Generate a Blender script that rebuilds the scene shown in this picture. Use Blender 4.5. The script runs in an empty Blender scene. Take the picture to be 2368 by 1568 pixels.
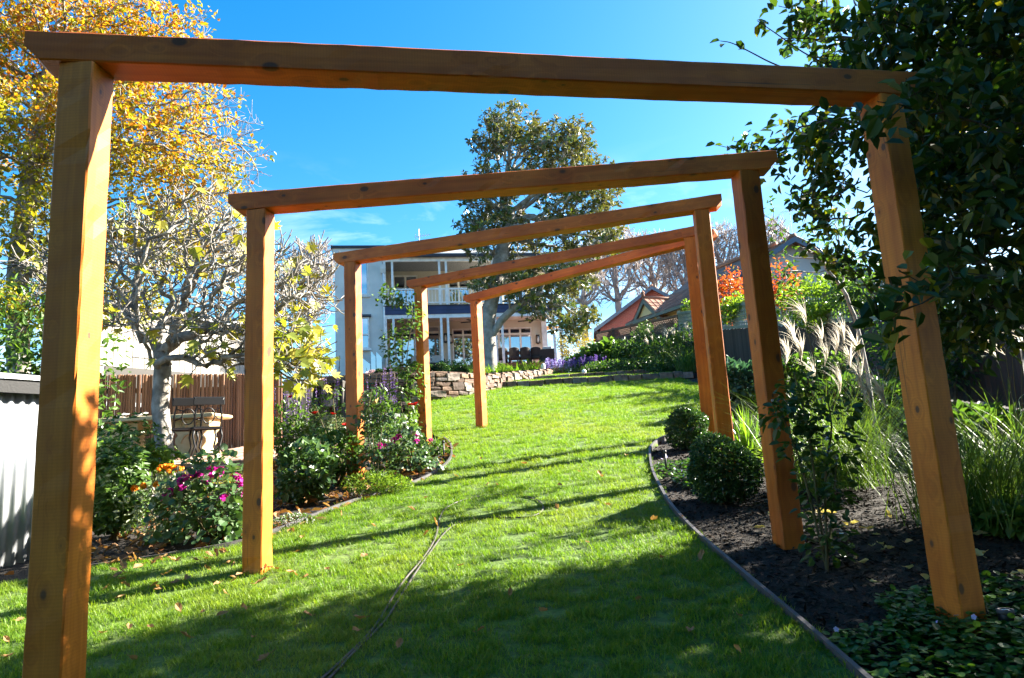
import bpy, math, random
import numpy as np
from mathutils import Matrix, Vector

S = bpy.context.scene
C = S.collection
PI = math.pi
rad = math.radians

# ------------------------------------------------------------------ camera
F, CX, CY = 1578.0, 1183.5, 784.0
PITCH, ROLL = math.atan(F / 9300.0), -math.atan(0.0545)
EYE = Vector((0, 0, 1.37))
RM = Matrix.Rotation(PI / 2 + PITCH, 3, 'X') @ Matrix.Rotation(ROLL, 3, 'Z')
cam_d = bpy.data.cameras.new('camera')
cam_d.sensor_width = 36.0
cam_d.lens = 24.0
cam_d.clip_start = 0.05
cam_d.clip_end = 3000
cam = bpy.data.objects.new('camera', cam_d)
cam.matrix_world = Matrix.Translation(EYE) @ RM.to_4x4()
C.objects.link(cam)
S.camera = cam

# ------------------------------------------------------------------ sky, sun, exposure
SUN_AZ, SUN_EL = rad(21), rad(31)          # azimuth from +X towards +Y
TO_SUN = Vector((math.cos(SUN_EL) * math.cos(SUN_AZ), math.cos(SUN_EL) * math.sin(SUN_AZ), math.sin(SUN_EL)))
W = bpy.data.worlds.new('World')
S.world = W
W.use_nodes = True
wn, wl = W.node_tree.nodes, W.node_tree.links
wn.clear()
sky = wn.new('ShaderNodeTexSky')
sky.sky_type = 'NISHITA'
sky.sun_disc = False
sky.sun_elevation = SUN_EL
sky.sun_rotation = PI / 2 - SUN_AZ
sky.altitude = 100
sky.air_density = 1.0
sky.dust_density = 1.0
sky.ozone_density = 1.6
hsv = wn.new('ShaderNodeHueSaturation')
hsv.inputs['Hue'].default_value = 0.494
hsv.inputs['Saturation'].default_value = 1.5
bg = wn.new('ShaderNodeBackground')
bg.inputs['Strength'].default_value = 0.05
wo = wn.new('ShaderNodeOutputWorld')
wl.new(sky.outputs[0], hsv.inputs['Color'])
# thin wisps of high cloud
tc = wn.new('ShaderNodeTexCoord')
mp = wn.new('ShaderNodeMapping')
mp.inputs['Scale'].default_value = (2.2, 2.2, 7.0)
nz = wn.new('ShaderNodeTexNoise')
nz.inputs['Scale'].default_value = 2.2
nz.inputs['Detail'].default_value = 5
nz.inputs['Roughness'].default_value = 0.62
nz.inputs['Distortion'].default_value = 0.7
cr = wn.new('ShaderNodeValToRGB')
cr.color_ramp.elements[0].position = 0.5
cr.color_ramp.elements[0].color = (0, 0, 0, 1)
cr.color_ramp.elements[1].position = 0.85
cr.color_ramp.elements[1].color = (0.75, 0.75, 0.75, 1)
mx = wn.new('ShaderNodeMix')
mx.data_type = 'RGBA'
mx.inputs['B'].default_value = (9.0, 9.6, 10.2, 1)
wl.new(tc.outputs['Generated'], mp.inputs[0])
wl.new(mp.outputs[0], nz.inputs[0])
wl.new(nz.outputs[0], cr.inputs[0])
sx_ = wn.new('ShaderNodeSeparateXYZ')
lowm = wn.new('ShaderNodeMapRange')
lowm.inputs['From Min'].default_value = 0.12
lowm.inputs['From Max'].default_value = 0.42
lowm.inputs['To Min'].default_value = 1.0
lowm.inputs['To Max'].default_value = 0.0
wl.new(tc.outputs['Generated'], sx_.inputs[0])
wl.new(sx_.outputs[2], lowm.inputs[0])
cm = wn.new('ShaderNodeMath')
cm.operation = 'MULTIPLY'
wl.new(cr.outputs[0], cm.inputs[0])
wl.new(lowm.outputs[0], cm.inputs[1])
wl.new(cm.outputs[0], mx.inputs['Factor'])
wl.new(hsv.outputs[0], mx.inputs['A'])
wl.new(mx.outputs['Result'], bg.inputs[0])
wl.new(bg.outputs[0], wo.inputs[0])

sun_d = bpy.data.lights.new('sun', 'SUN')
sun_d.energy = 5.0
sun_d.angle = rad(0.53)
sun_d.color = (1.0, 0.93, 0.80)
sun = bpy.data.objects.new('sun', sun_d)
sun.rotation_euler = TO_SUN.to_track_quat('Z', 'Y').to_euler()
sun.location = TO_SUN * 60
C.objects.link(sun)

vs = S.view_settings
vs.view_transform = 'Standard'
vs.look = 'None'
vs.gamma = 1.0
vs.use_curve_mapping = False
vs.exposure = 2.85
S.cycles.max_bounces = 5
S.cycles.diffuse_bounces = 3
S.cycles.transmission_bounces = 3
S.cycles.transparent_max_bounces = 6
S.cycles.glossy_bounces = 2
S.cycles.caustics_reflective = False
S.cycles.caustics_refractive = False
S.cycles.use_denoising = True
S.cycles.sample_clamp_indirect = 6.0


def P(u, v, d):
    """point on the sight line through (u, v) of the survey sketch, d metres ahead"""
    r = RM @ Vector(((u - CX) / F, -(v - CY) / F, -1))
    return EYE + r * (d / r.y)


def sstep(a, b, x):
    t = max(0.0, min(1.0, (x - a) / (b - a)))
    return t * t * (3 - 2 * t)


def T(x, y):
    """height of the sloping garden"""
    if y < -4:
        z = -0.68
    elif y < 19.0:
        z = 0.17 * y
    elif y < 19.02:
        z = 3.23 + (y - 19) / .02 * .15
    elif y < 21.3:
        z = 3.38 + (y - 19.02) * .1
    elif y < 21.32:
        z = 3.608 + (y - 21.3) / .02 * .14
    elif y < 36:
        z = 3.748 + (y - 21.32) * .118
    else:
        z = 5.48
    z += .02 * max(-3.0, min(3.0, x)) * (1 - sstep(14, 18, y))
    if x < -1.8 and y > 7.5:                       # flatter paved corner on the left
        zl = 1.42 + .085 * (y - 9)
        k = sstep(-1.8, -3.2, x) if False else sstep(1.8, 3.2, -x)
        k *= sstep(7.5, 9.5, y) * (1 - sstep(14, 17, y) * 0.0)
        z = z * (1 - k) + zl * k
    # planted bank behind the stone wall
    k = bank(x, y)
    if k > 0:
        zb = 3.33 + max(0.0, y - 16.5) * .118
        z = z * (1 - k) + zb * k
    return z


WALL = [(-4.6, 16.1), (-3.2, 16.05), (-1.95, 16.5), (-1.25, 17.1), (-.72, 18.2), (-.25, 19.6), (.35, 21.0), (.95, 22.2), (1.2, 22.9)]


def wall_y(x):
    for (a, b), (c, d) in zip(WALL, WALL[1:]):
        if a <= x <= c:
            return b + (d - b) * (x - a) / (c - a)
    return None


def bank(x, y):
    if x < -4.6:
        return sstep(16.1, 16.5, y)
    if x > 1.2:
        return sstep(22.9, 27, y) if x < 1.6 else 0.0
    return 1.0 if y > wall_y(x) + .12 else 0.0


def G(u, v):
    """where the sight line through (u, v) meets the garden"""
    r = RM @ Vector(((u - CX) / F, -(v - CY) / F, -1))
    d = 1.0
    while d < 45:
        w = EYE + r * (d / r.y)
        if T(w.x, w.y) >= w.z:
            return Vector((w.x, w.y, T(w.x, w.y)))
        d += .02
    return w


# ------------------------------------------------------------------ mesh helpers
class MB:
    def __init__(self):
        self.v, self.f, self.n = [], [], 0

    def add(self, verts, faces):
        verts = np.asarray(verts, dtype=np.float64).reshape(-1, 3)
        if isinstance(faces, np.ndarray):
            self.f.append(faces + self.n)
        else:
            by = {}
            for q in faces:
                by.setdefault(len(q), []).append(q)
            for q in by.values():
                self.f.append(np.array(q, dtype=np.int64) + self.n)
        self.v.append(verts)
        self.n += len(verts)
        return self

    def box(self, c, s, rot=None):
        hx, hy, hz = s[0] / 2, s[1] / 2, s[2] / 2
        p = np.array([(x, y, z) for z in (-hz, hz) for y in (-hy, hy) for x in (-hx, hx)])
        if rot is not None:
            p = p @ np.array(rot.to_3x3()).T
        p = p + np.array(c)
        return self.add(p, [(0, 2, 3, 1), (4, 5, 7, 6), (0, 1, 5, 4), (2, 6, 7, 3), (0, 4, 6, 2), (1, 3, 7, 5)])

    def bar(self, a, b, w, h, up=(0, 0, 1)):
        a, b = Vector(a), Vector(b)
        d = (b - a)
        L = d.length
        d.normalize()
        s = d.cross(Vector(up))
        if s.length < 1e-4:
            s = Vector((1, 0, 0))
        s.normalize()
        t = s.cross(d)
        m = Matrix((d, s, t)).transposed()
        return self.box((a + b) / 2, (L, w, h), m)

    def tube(self, pts, r, n=6, cap=True):
        pts = [Vector(p) for p in pts]
        k = len(pts)
        if not hasattr(r, '__len__'):
            r = [r] * k
        vs_, fs = [], []
        ref = None
        for i, p in enumerate(pts):
            t = (pts[min(i + 1, k - 1)] - pts[max(i - 1, 0)])
            if t.length < 1e-9:
                t = Vector((0, 0, 1))
            t.normalize()
            if ref is None:
                ref = t.orthogonal().normalized()
            ref = (ref - t * ref.dot(t))
            if ref.length < 1e-6:
                ref = t.orthogonal()
            ref.normalize()
            bi = t.cross(ref)
            for j in range(n):
                a = 2 * PI * j / n
                vs_.append(p + (ref * math.cos(a) + bi * math.sin(a)) * r[i])
        for i in range(k - 1):
            for j in range(n):
                j2 = (j + 1) % n
                fs.append((i * n + j, i * n + j2, (i + 1) * n + j2, (i + 1) * n + j))
        if cap:
            fs.append(tuple(range(n))[::-1])
            fs.append(tuple((k - 1) * n + j for j in range(n)))
        return self.add([tuple(q) for q in vs_], fs)

    def lathe(self, prof, n=12, c=(0, 0, 0)):
        vs_, fs = [], []
        k = len(prof)
        for r_, z in prof:
            for j in range(n):
                a = 2 * PI * j / n
                vs_.append((c[0] + r_ * math.cos(a), c[1] + r_ * math.sin(a), c[2] + z))
        for i in range(k - 1):
            for j in range(n):
                j2 = (j + 1) % n
                fs.append((i * n + j, i * n + j2, (i + 1) * n + j2, (i + 1) * n + j))
        fs.append(tuple(range(n))[::-1])
        fs.append(tuple((k - 1) * n + j for j in range(n)))
        return self.add(vs_, fs)

    def prism(self, poly, a, b, axis='y'):
        """polygon in the (x, z) plane pushed from y=a to y=b (axis 'y'), or (x,y) along z, (y,z) along x"""
        n = len(poly)
        f = {'y': lambda p, t: (p[0], t, p[1]), 'z': lambda p, t: (p[0], p[1], t), 'x': lambda p, t: (t, p[0], p[1])}[axis]
        v = [f(p, a) for p in poly] + [f(p, b) for p in poly]
        fs = [tuple(range(n)), tuple(range(2 * n - 1, n - 1, -1))]
        for i in range(n):
            j = (i + 1) % n
            fs.append((i, i + n, j + n, j))
        return self.add(v, fs)

    def mesh(self, name, mat=None, smooth=False, org=(0, 0, 0)):
        me = bpy.data.meshes.new(name)
        v = np.concatenate(self.v) - np.array(org)
        loops = np.concatenate([f.ravel() for f in self.f])
        tot = np.concatenate([np.full(len(f), f.shape[1]) for f in self.f])
        st = np.concatenate([[0], np.cumsum(tot)[:-1]])
        me.vertices.add(len(v))
        me.vertices.foreach_set('co', v.astype(np.float32).ravel())
        me.loops.add(len(loops))
        me.loops.foreach_set('vertex_index', loops.astype(np.int32))
        me.polygons.add(len(tot))
        me.polygons.foreach_set('loop_start', st.astype(np.int32))
        me.polygons.foreach_set('loop_total', tot.astype(np.int32))
        me.polygons.foreach_set('use_smooth', np.full(len(tot), bool(smooth)))
        me.update(calc_edges=True)
        me.validate()
        if mat:
            me.materials.append(mat)
        return me


ORG = {}


def tag(o, label=None, cat=None, group=None, kind=None):
    if label:
        o['label'] = label
    if cat:
        o['category'] = cat
    if group:
        o['group'] = group
    if kind:
        o['kind'] = kind
    return o


def thing(name, label, cat, loc, rotz=0.0, group=None, local=False):
    o = bpy.data.objects.new(name, None)
    o.empty_display_size = .1
    C.objects.link(o)
    o.location = loc
    o.rotation_euler = (0, 0, rotz)
    ORG[o.name] = (0, 0, 0) if local else tuple(loc)
    return tag(o, label, cat, group)


def obj(name, mb, mat, parent=None, smooth=False, org=(0, 0, 0), bevel=0, label=None):
    if parent is not None:
        org = ORG[parent.name]
    me = mb.mesh(name, mat, smooth, org)
    o = bpy.data.objects.new(name, me)
    C.objects.link(o)
    if parent is not None:
        o.parent = parent
    else:
        o.location = org
    ORG[o.name] = org
    if bevel:
        m = o.modifiers.new('bevel', 'BEVEL')
        m.width = bevel
        m.segments = 2
        m.limit_method = 'ANGLE'
    if label:
        o['label'] = label
    return o


def inst(name, me, parent=None, loc=(0, 0, 0), rot=(0, 0, 0), sc=1.0):
    """one more piece that shares mesh data; loc is in the parent's space"""
    o = bpy.data.objects.new(name, me)
    C.objects.link(o)
    if parent is not None:
        o.parent = parent
    o.location = loc
    o.rotation_euler = rot
    o.scale = (sc, sc, sc) if not hasattr(sc, '__len__') else sc
    ORG[o.name] = (0, 0, 0)
    return o


# ------------------------------------------------------------------ materials
def new_mat(name):
    m = bpy.data.materials.new(name)
    m.use_nodes = True
    nt = m.node_tree
    b = nt.nodes['Principled BSDF']
    return m, nt, b


def ramp(nt, fac, cols, pos=None):
    r = nt.nodes.new('ShaderNodeValToRGB')
    e = r.color_ramp.elements
    n = len(cols)
    while len(e) < n:
        e.new(0.5)
    for i, c in enumerate(cols):
        e[i].position = pos[i] if pos else i / (n - 1)
        e[i].color = (c[0], c[1], c[2], 1)
    nt.links.new(fac, r.inputs[0])
    return r.outputs[0]


def noise(nt, scale, detail=4, coord='Object', stretch=(1, 1, 1), rough=.55, dist=0):
    t = nt.nodes.new('ShaderNodeTexCoord')
    m = nt.nodes.new('ShaderNodeMapping')
    m.inputs['Scale'].default_value = stretch
    n = nt.nodes.new('ShaderNodeTexNoise')
    n.inputs['Scale'].default_value = scale
    n.inputs['Detail'].default_value = detail
    n.inputs['Roughness'].default_value = rough
    n.inputs['Distortion'].default_value = dist
    nt.links.new(t.outputs[coord], m.inputs[0])
    nt.links.new(m.outputs[0], n.inputs[0])
    return n.outputs[0]


def bump(nt, b, h, strength=.3, dist=.01):
    n = nt.nodes.new('ShaderNodeBump')
    n.inputs['Strength'].default_value = strength
    n.inputs['Distance'].default_value = dist
    nt.links.new(h, n.inputs['Height'])
    nt.links.new(n.outputs[0], b.inputs['Normal'])


def mixc(nt, fac, a, b, blend='MIX'):
    m = nt.nodes.new('ShaderNodeMix')
    m.data_type = 'RGBA'
    m.blend_type = blend
    for k, s in (('Factor', fac), ('A', a), ('B', b)):
        if isinstance(s, (int, float)):
            m.inputs[k].default_value = s
        elif isinstance(s, tuple):
            m.inputs[k].default_value = (s[0], s[1], s[2], 1)
        else:
            nt.links.new(s, m.inputs[k])
    return m.outputs['Result']


def math_n(nt, op, a, b=None, clamp=False):
    m = nt.nodes.new('ShaderNodeMath')
    m.operation = op
    m.use_clamp = clamp
    for i, s in enumerate((a, b)):
        if s is None:
            continue
        if isinstance(s, (int, float)):
            m.inputs[i].default_value = s
        else:
            nt.links.new(s, m.inputs[i])
    return m.outputs[0]


def plain(name, cols, scale=6, rough=.6, bumps=.15, bscale=60, spec=.4, metal=0.0, stretch=(1, 1, 1), bdist=.004, per_obj=0.0, detail=5):
    """mottled surface: colour noise between cols plus fine relief"""
    m, nt, b = new_mat(name)
    if isinstance(cols[0], (int, float)):
        c = cols
        cols = [tuple(x * .82 for x in c), c, tuple(min(1, x * 1.14) for x in c)]
    f = noise(nt, scale, detail, stretch=stretch)
    if per_obj:
        oi = nt.nodes.new('ShaderNodeObjectInfo')
        a = math_n(nt, 'MULTIPLY', f, 1 - per_obj)
        f = math_n(nt, 'ADD', a, math_n(nt, 'MULTIPLY', oi.outputs['Random'], per_obj))
    n = len(cols)
    pos = [.2 + .6 * i / (n - 1) for i in range(n)] if per_obj else [.3 + .4 * i / (n - 1) for i in range(n)]
    nt.links.new(ramp(nt, f, cols, pos), b.inputs['Base Color'])
    b.inputs['Roughness'].default_value = rough
    b.inputs['Specular IOR Level'].default_value = spec
    b.inputs['Metallic'].default_value = metal
    if bumps:
        bump(nt, b, noise(nt, bscale, 4, stretch=stretch), bumps, bdist)
    return m


def leaf_mat(name, cols, trans=.35, rough=.38, spec=.5, tcol=None, back=None):
    m, nt, b = new_mat(name)
    g = nt.nodes.new('ShaderNodeNewGeometry')
    col = ramp(nt, g.outputs['Random Per Island'], cols)
    # blotches inside a leaf
    f = noise(nt, 35, 3)
    col = mixc(nt, math_n(nt, 'MULTIPLY', f, .5), col, mixc(nt, 1.0, col, (.55, .6, .5), 'MULTIPLY'))
    if back:
        col = mixc(nt, math_n(nt, 'MULTIPLY', g.outputs['Backfacing'], .85), col, back)
    nt.links.new(col, b.inputs['Base Color'])
    b.inputs['Roughness'].default_value = rough
    b.inputs['Specular IOR Level'].default_value = spec
    t = nt.nodes.new('ShaderNodeBsdfTranslucent')
    tc_ = mixc(nt, 1.0, col, tcol or (1.5, 1.5, .7), 'MULTIPLY')
    nt.links.new(tc_, t.inputs[0])
    ms = nt.nodes.new('ShaderNodeMixShader')
    ms.inputs[0].default_value = trans
    nt.links.new(b.outputs[0], ms.inputs[1])
    nt.links.new(t.outputs[0], ms.inputs[2])
    nt.links.new(ms.outputs[0], nt.nodes['Material Output'].inputs[0])
    return m


def wood_mat(name, axis, light, dark, knots=7.0, rough=.55):
    """sawn softwood: long grain along axis, knots, saw marks"""
    m, nt, b = new_mat(name)
    st = [30, 30, 30]
    st[axis] = 1.3
    t = nt.nodes.new('ShaderNodeTexCoord')
    oi = nt.nodes.new('ShaderNodeObjectInfo')
    add = nt.nodes.new('ShaderNodeVectorMath')
    add.operation = 'ADD'
    sc = nt.nodes.new('ShaderNodeVectorMath')
    sc.operation = 'SCALE'
    sc.inputs[0].default_value = (17, 29, 11)
    nt.links.new(oi.outputs['Random'], sc.inputs['Scale'])
    nt.links.new(t.outputs['Object'], add.inputs[0])
    nt.links.new(sc.outputs[0], add.inputs[1])
    # knots: where scattered points lie close under the surface
    kst = [knots] * 3
    kst[axis] = knots * .62
    mk = nt.nodes.new('ShaderNodeMapping')
    mk.inputs['Scale'].default_value = kst
    vo = nt.nodes.new('ShaderNodeTexVoronoi')
    vo.inputs['Scale'].default_value = 1
    nt.links.new(add.outputs[0], mk.inputs[0])
    nt.links.new(mk.outputs[0], vo.inputs['Vector'])
    sr = nt.nodes.new('ShaderNodeSeparateColor')
    nt.links.new(vo.outputs['Color'], sr.inputs[0])
    kd = math_n(nt, 'DIVIDE', vo.outputs['Distance'], math_n(nt, 'ADD', math_n(nt, 'MULTIPLY', math_n(nt, 'POWER', sr.outputs[0], 1.6), 1.1), .42))
    # grain bends round the knots
    mg = nt.nodes.new('ShaderNodeMapping')
    mg.inputs['Scale'].default_value = st
    nt.links.new(add.outputs[0], mg.inputs[0])
    bend = nt.nodes.new('ShaderNodeVectorMath')
    bend.operation = 'ADD'
    kk = nt.nodes.new('ShaderNodeMapRange')
    kk.inputs['From Min'].default_value = 0
    kk.inputs['From Max'].default_value = .5
    kk.inputs['To Min'].default_value = 2.2
    kk.inputs['To Max'].default_value = 0
    nt.links.new(kd, kk.inputs[0])
    nt.links.new(mg.outputs[0], bend.inputs[0])
    nt.links.new(kk.outputs[0], bend.inputs[1])
    n1 = nt.nodes.new('ShaderNodeTexNoise')
    n1.inputs['Scale'].default_value = 1.0
    n1.inputs['Detail'].default_value = 5
    n1.inputs['Roughness'].default_value = .6
    n1.inputs['Distortion'].default_value = .4
    nt.links.new(bend.outputs[0], n1.inputs['Vector'])
    mid = tuple((a + c) / 2 for a, c in zip(light, dark))
    col = ramp(nt, n1.outputs[0], [dark, mid, light], [.3, .5, .68])
    big = nt.nodes.new('ShaderNodeTexNoise')
    big.inputs['Scale'].default_value = 2.3
    big.inputs['Detail'].default_value = 3
    nt.links.new(add.outputs[0], big.inputs['Vector'])
    col = mixc(nt, ramp(nt, big.outputs[0], [(0, 0, 0), (.9, .9, .9)], [.35, .68]), col, mixc(nt, 1.0, col, (.68, .56, .5), 'MULTIPLY'))
    halo = ramp(nt, kd, [(1, 1, 1), (.55, .55, .55), (0, 0, 0)], [.0, .13, .34])
    col = mixc(nt, math_n(nt, 'MULTIPLY', halo, .55), col, tuple(x * .38 for x in dark))
    core = ramp(nt, kd, [(1, 1, 1), (1, 1, 1), (0, 0, 0)], [0, .11, .155])
    col = mixc(nt, math_n(nt, 'MULTIPLY', core, .85), col, (.075, .034, .018))
    col = mixc(nt, 1.0, col, ramp(nt, oi.outputs['Random'], [(.78, .72, .68), (1.0, 1.0, 1.0), (.9, .98, 1.0), (1.0, .9, .85)]), 'MULTIPLY')
    # drying checks along the grain
    ck = [55, 55, 55]
    ck[axis] = .9
    mc = nt.nodes.new('ShaderNodeMapping')
    mc.inputs['Scale'].default_value = ck
    nc = nt.nodes.new('ShaderNodeTexNoise')
    nc.inputs['Scale'].default_value = 1.0
    nc.inputs['Detail'].default_value = 2
    nt.links.new(add.outputs[0], mc.inputs[0])
    nt.links.new(mc.outputs[0], nc.inputs['Vector'])
    chk = ramp(nt, nc.outputs[0], [(0, 0, 0), (1, 1, 1)], [.69, .74])
    col = mixc(nt, math_n(nt, 'MULTIPLY', chk, .7), col, (.05, .02, .01))
    nt.links.new(col, b.inputs['Base Color'])
    b.inputs['Roughness'].default_value = rough
    b.inputs['Specular IOR Level'].default_value = .35
    # circular-saw marks across the grain + grain relief
    ws = [0, 0, 0]
    ws[axis] = 1
    mw = nt.nodes.new('ShaderNodeMapping')
    mw.inputs['Scale'].default_value = [1 if a else .16 for a in ws]
    wv = nt.nodes.new('ShaderNodeTexWave')
    wv.bands_direction = 'XYZ'[axis]
    wv.inputs['Scale'].default_value = 26
    wv.inputs['Distortion'].default_value = 1.8
    wv.inputs['Detail'].default_value = 3
    nt.links.new(add.outputs[0], mw.inputs[0])
    nt.links.new(mw.outputs[0], wv.inputs['Vector'])
    col = mixc(nt, math_n(nt, 'MULTIPLY', wv.outputs['Fac'], .16), col, mixc(nt, 1.0, col, (.55, .5, .5), 'MULTIPLY'))
    nt.links.new(col, b.inputs['Base Color'])
    h = math_n(nt, 'ADD', math_n(nt, 'MULTIPLY', wv.outputs['Fac'], .35), n1.outputs[0])
    bump(nt, b, h, .22, .0012)
    return m

# ------------------------------------------------------------------ plant tools (numpy)
def unit(a):
    return a / np.maximum(np.linalg.norm(a, axis=-1, keepdims=True), 1e-9)


def rdir(rs, n):
    return unit(rs.normal(size=(n, 3)))


def put_leaves(mb, Cn, D, N, L, Wd, fold=.18, curl=.12, hexa=True):
    """leaf blades from base points Cn along D, upper side N"""
    n = len(Cn)
    D = unit(D)
    Sx = unit(np.cross(D, N))
    N = np.cross(Sx, D)
    L = np.broadcast_to(np.asarray(L, float), (n,))[:, None]
    Wd = np.broadcast_to(np.asarray(Wd, float), (n,))[:, None]
    if hexa:
        pts = [Cn,
               Cn + D * L * .28 - Sx * Wd * .44 + N * Wd * fold,
               Cn + D * L * .68 - Sx * Wd * .40 + N * (Wd * fold * .8 - L * curl * .4),
               Cn + D * L - N * L * curl,
               Cn + D * L * .68 + Sx * Wd * .40 + N * (Wd * fold * .8 - L * curl * .4),
               Cn + D * L * .28 + Sx * Wd * .44 + N * Wd * fold]
        v = np.stack(pts, 1).reshape(-1, 3)
        b = np.arange(n)[:, None] * 6
        f = np.concatenate([b + np.array([0, 3, 2, 1]), b + np.array([0, 5, 4, 3])])
    else:
        pts = [Cn, Cn + D * L * .45 - Sx * Wd * .5 + N * Wd * fold, Cn + D * L - N * L * curl, Cn + D * L * .45 + Sx * Wd * .5 + N * Wd * fold]
        v = np.stack(pts, 1).reshape(-1, 3)
        b = np.arange(n)[:, None] * 4
        f = np.concatenate([b + np.array([0, 2, 1]), b + np.array([0, 3, 2])])
    mb.add(v, f)


def put_blades(mb, rs, base, az, L, lean, w, droop, seg=4):
    """grass-like strap leaves; all arguments arrays of length n"""
    n = len(base)
    h = np.stack([np.cos(az), np.sin(az), np.zeros(n)], 1)
    s = np.stack([-np.sin(az), np.cos(az), np.zeros(n)], 1)
    rows = []
    for i in range(seg + 1):
        t = i / seg
        out = (lean * t + droop * t * t)[:, None] * L[:, None]
        up = (t - .55 * droop * t ** 3 - .12 * lean * t * t)[:, None] * L[:, None]
        c = base + h * out + np.array([0, 0, 1.0]) * up
        ww = (w * (1 - t ** 2.2) + .0004)[:, None] * .5
        rows += [c - s * ww, c + s * ww]
    v = np.stack(rows, 1).reshape(-1, 3)
    b = np.arange(n)[:, None] * (2 * (seg + 1))
    f = np.concatenate([b + np.array([2 * i, 2 * i + 1, 2 * i + 3, 2 * i + 2]) for i in range(seg)])
    mb.add(v, f)


def colonize(start, att, step, infl, kill, rs, jit=.15, maxn=6000, grav=0.0, iters=400, extra=()):
    """space colonisation: grow from the polyline start towards the points att"""
    pos = [np.array(p, float) for p in start]
    par = [-1] + list(range(len(start) - 1))
    for k0_, ch_ in extra:
        prev_ = k0_
        for q_ in ch_:
            pos.append(np.array(q_, float))
            par.append(prev_)
            prev_ = len(pos) - 1
    att = np.array(att, float)
    pa = np.array(pos)
    d = np.linalg.norm(att[:, None] - pa[None], axis=2)
    near = d.argmin(1)
    nd = d.min(1)
    alive = np.ones(len(att), bool)
    for _ in range(iters):
        m = alive & (nd < infl)
        if not m.any():
            m = alive & (nd < infl * 3)
            if not m.any():
                break
        pa = np.array(pos)
        idx = near[m]
        vec = unit(att[m] - pa[idx])
        acc = np.zeros((len(pa), 3))
        np.add.at(acc, idx, vec)
        g = np.unique(idx)
        dirs = unit(unit(acc[g]) + rs.normal(size=(len(g), 3)) * jit + np.array([0, 0, grav]))
        newp = pa[g] + dirs * step
        k0 = len(pos)
        pos.extend(list(newp))
        par.extend(list(g))
        dn = np.linalg.norm(att[:, None] - newp[None], axis=2)
        j = dn.argmin(1)
        mn = dn.min(1)
        up = mn < nd
        near[up] = k0 + j[up]
        nd[up] = mn[up]
        alive &= nd > kill
        if len(pos) > maxn:
            break
    return np.array(pos), np.array(par)


def twiggify(pos, par, rs, k, length, thin_frac=.8, seg=2, up=.15, wild=.8):
    """add k side shoots to most of the outer nodes"""
    n = len(par)
    cnt = np.ones(n)
    for i in range(n - 1, 0, -1):
        cnt[par[i]] += cnt[i]
    outer = np.where(cnt < 14)[0]
    outer = outer[outer > 3]
    P_, Q_ = [pos], [par]
    off = n
    for _ in range(k):
        sel = outer[rs.rand(len(outer)) < thin_frac]
        d = unit(pos[sel] - pos[par[sel]])
        d = unit(d * .7 + rdir(rs, len(sel)) * wild + np.array([0, 0, up]))
        prev = sel
        base = pos[sel]
        for s_ in range(seg):
            d = unit(d + rdir(rs, len(sel)) * .28 + np.array([0, 0, up * .5]))
            base = base + d * length * rs.uniform(.6, 1.2, (len(sel), 1)) / seg
            P_.append(base)
            Q_.append(prev)
            prev = np.arange(off, off + len(sel))
            off += len(sel)
    return np.concatenate(P_), np.concatenate(Q_)


def limb_radii(par, r_tip, power=2.3, r_max=None):
    n = len(par)
    acc = np.zeros(n)
    kids = np.zeros(n, int)
    for i in range(n - 1, -1, -1):
        if acc[i] == 0:
            acc[i] = r_tip ** power
        if par[i] >= 0:
            acc[par[i]] += acc[i]
            kids[par[i]] += 1
    cnt = acc / r_tip ** power
    if r_max:
        power = math.log(max(cnt[0], 2)) / math.log(r_max / r_tip)
    r = r_tip * cnt ** (1 / power)
    return r, kids


def put_limbs(mb, pos, par, r, n=5, sel=None):
    """tapered limbs for every edge of a grown tree"""
    e = np.arange(1, len(par)) if sel is None else sel
    e = e[par[e] >= 0]
    tan = np.zeros_like(pos)
    ch = np.arange(1, len(par))
    ch = ch[par[ch] >= 0]
    dv = unit(pos[ch] - pos[par[ch]])
    tan[ch] += dv
    w = r[ch][:, None]
    np.add.at(tan, par[ch], dv * w / (r[par[ch]][:, None] + 1e-9))
    tan = unit(tan)
    ref = np.array([.96, .22, .11])
    s1 = np.cross(tan, ref)
    bad = np.linalg.norm(s1, axis=1) < .15
    s1[bad] = np.cross(tan[bad], np.array([0, .3, 1.0]))
    s1 = unit(s1)
    s2 = np.cross(tan, s1)
    a = np.arange(n) * 2 * PI / n
    ring = np.cos(a)[None, :, None] * s1[:, None] + np.sin(a)[None, :, None] * s2[:, None]
    p = par[e]
    r0 = np.minimum(r[p], r[e] * 1.35)
    A = pos[p][:, None] + ring[p] * r0[:, None, None]
    B = pos[e][:, None] + ring[e] * r[e][:, None, None]
    v = np.concatenate([A, B], 1).reshape(-1, 3)
    b = np.arange(len(e))[:, None] * 2 * n
    f = np.concatenate([b + np.array([j, (j + 1) % n, n + (j + 1) % n, n + j]) for j in range(n)])
    mb.add(v, f)


def blob_points(rs, blobs, n):
    """points inside a set of ellipsoids ((cx,cy,cz),(rx,ry,rz),weight)"""
    w = np.array([b[2] for b in blobs], float)
    k = rs.choice(len(blobs), n, p=w / w.sum())
    c = np.array([b[0] for b in blobs])[k]
    r = np.array([b[1] for b in blobs])[k]
    return c + rdir(rs, n) * r * (rs.rand(n, 1) ** .42)


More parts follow.
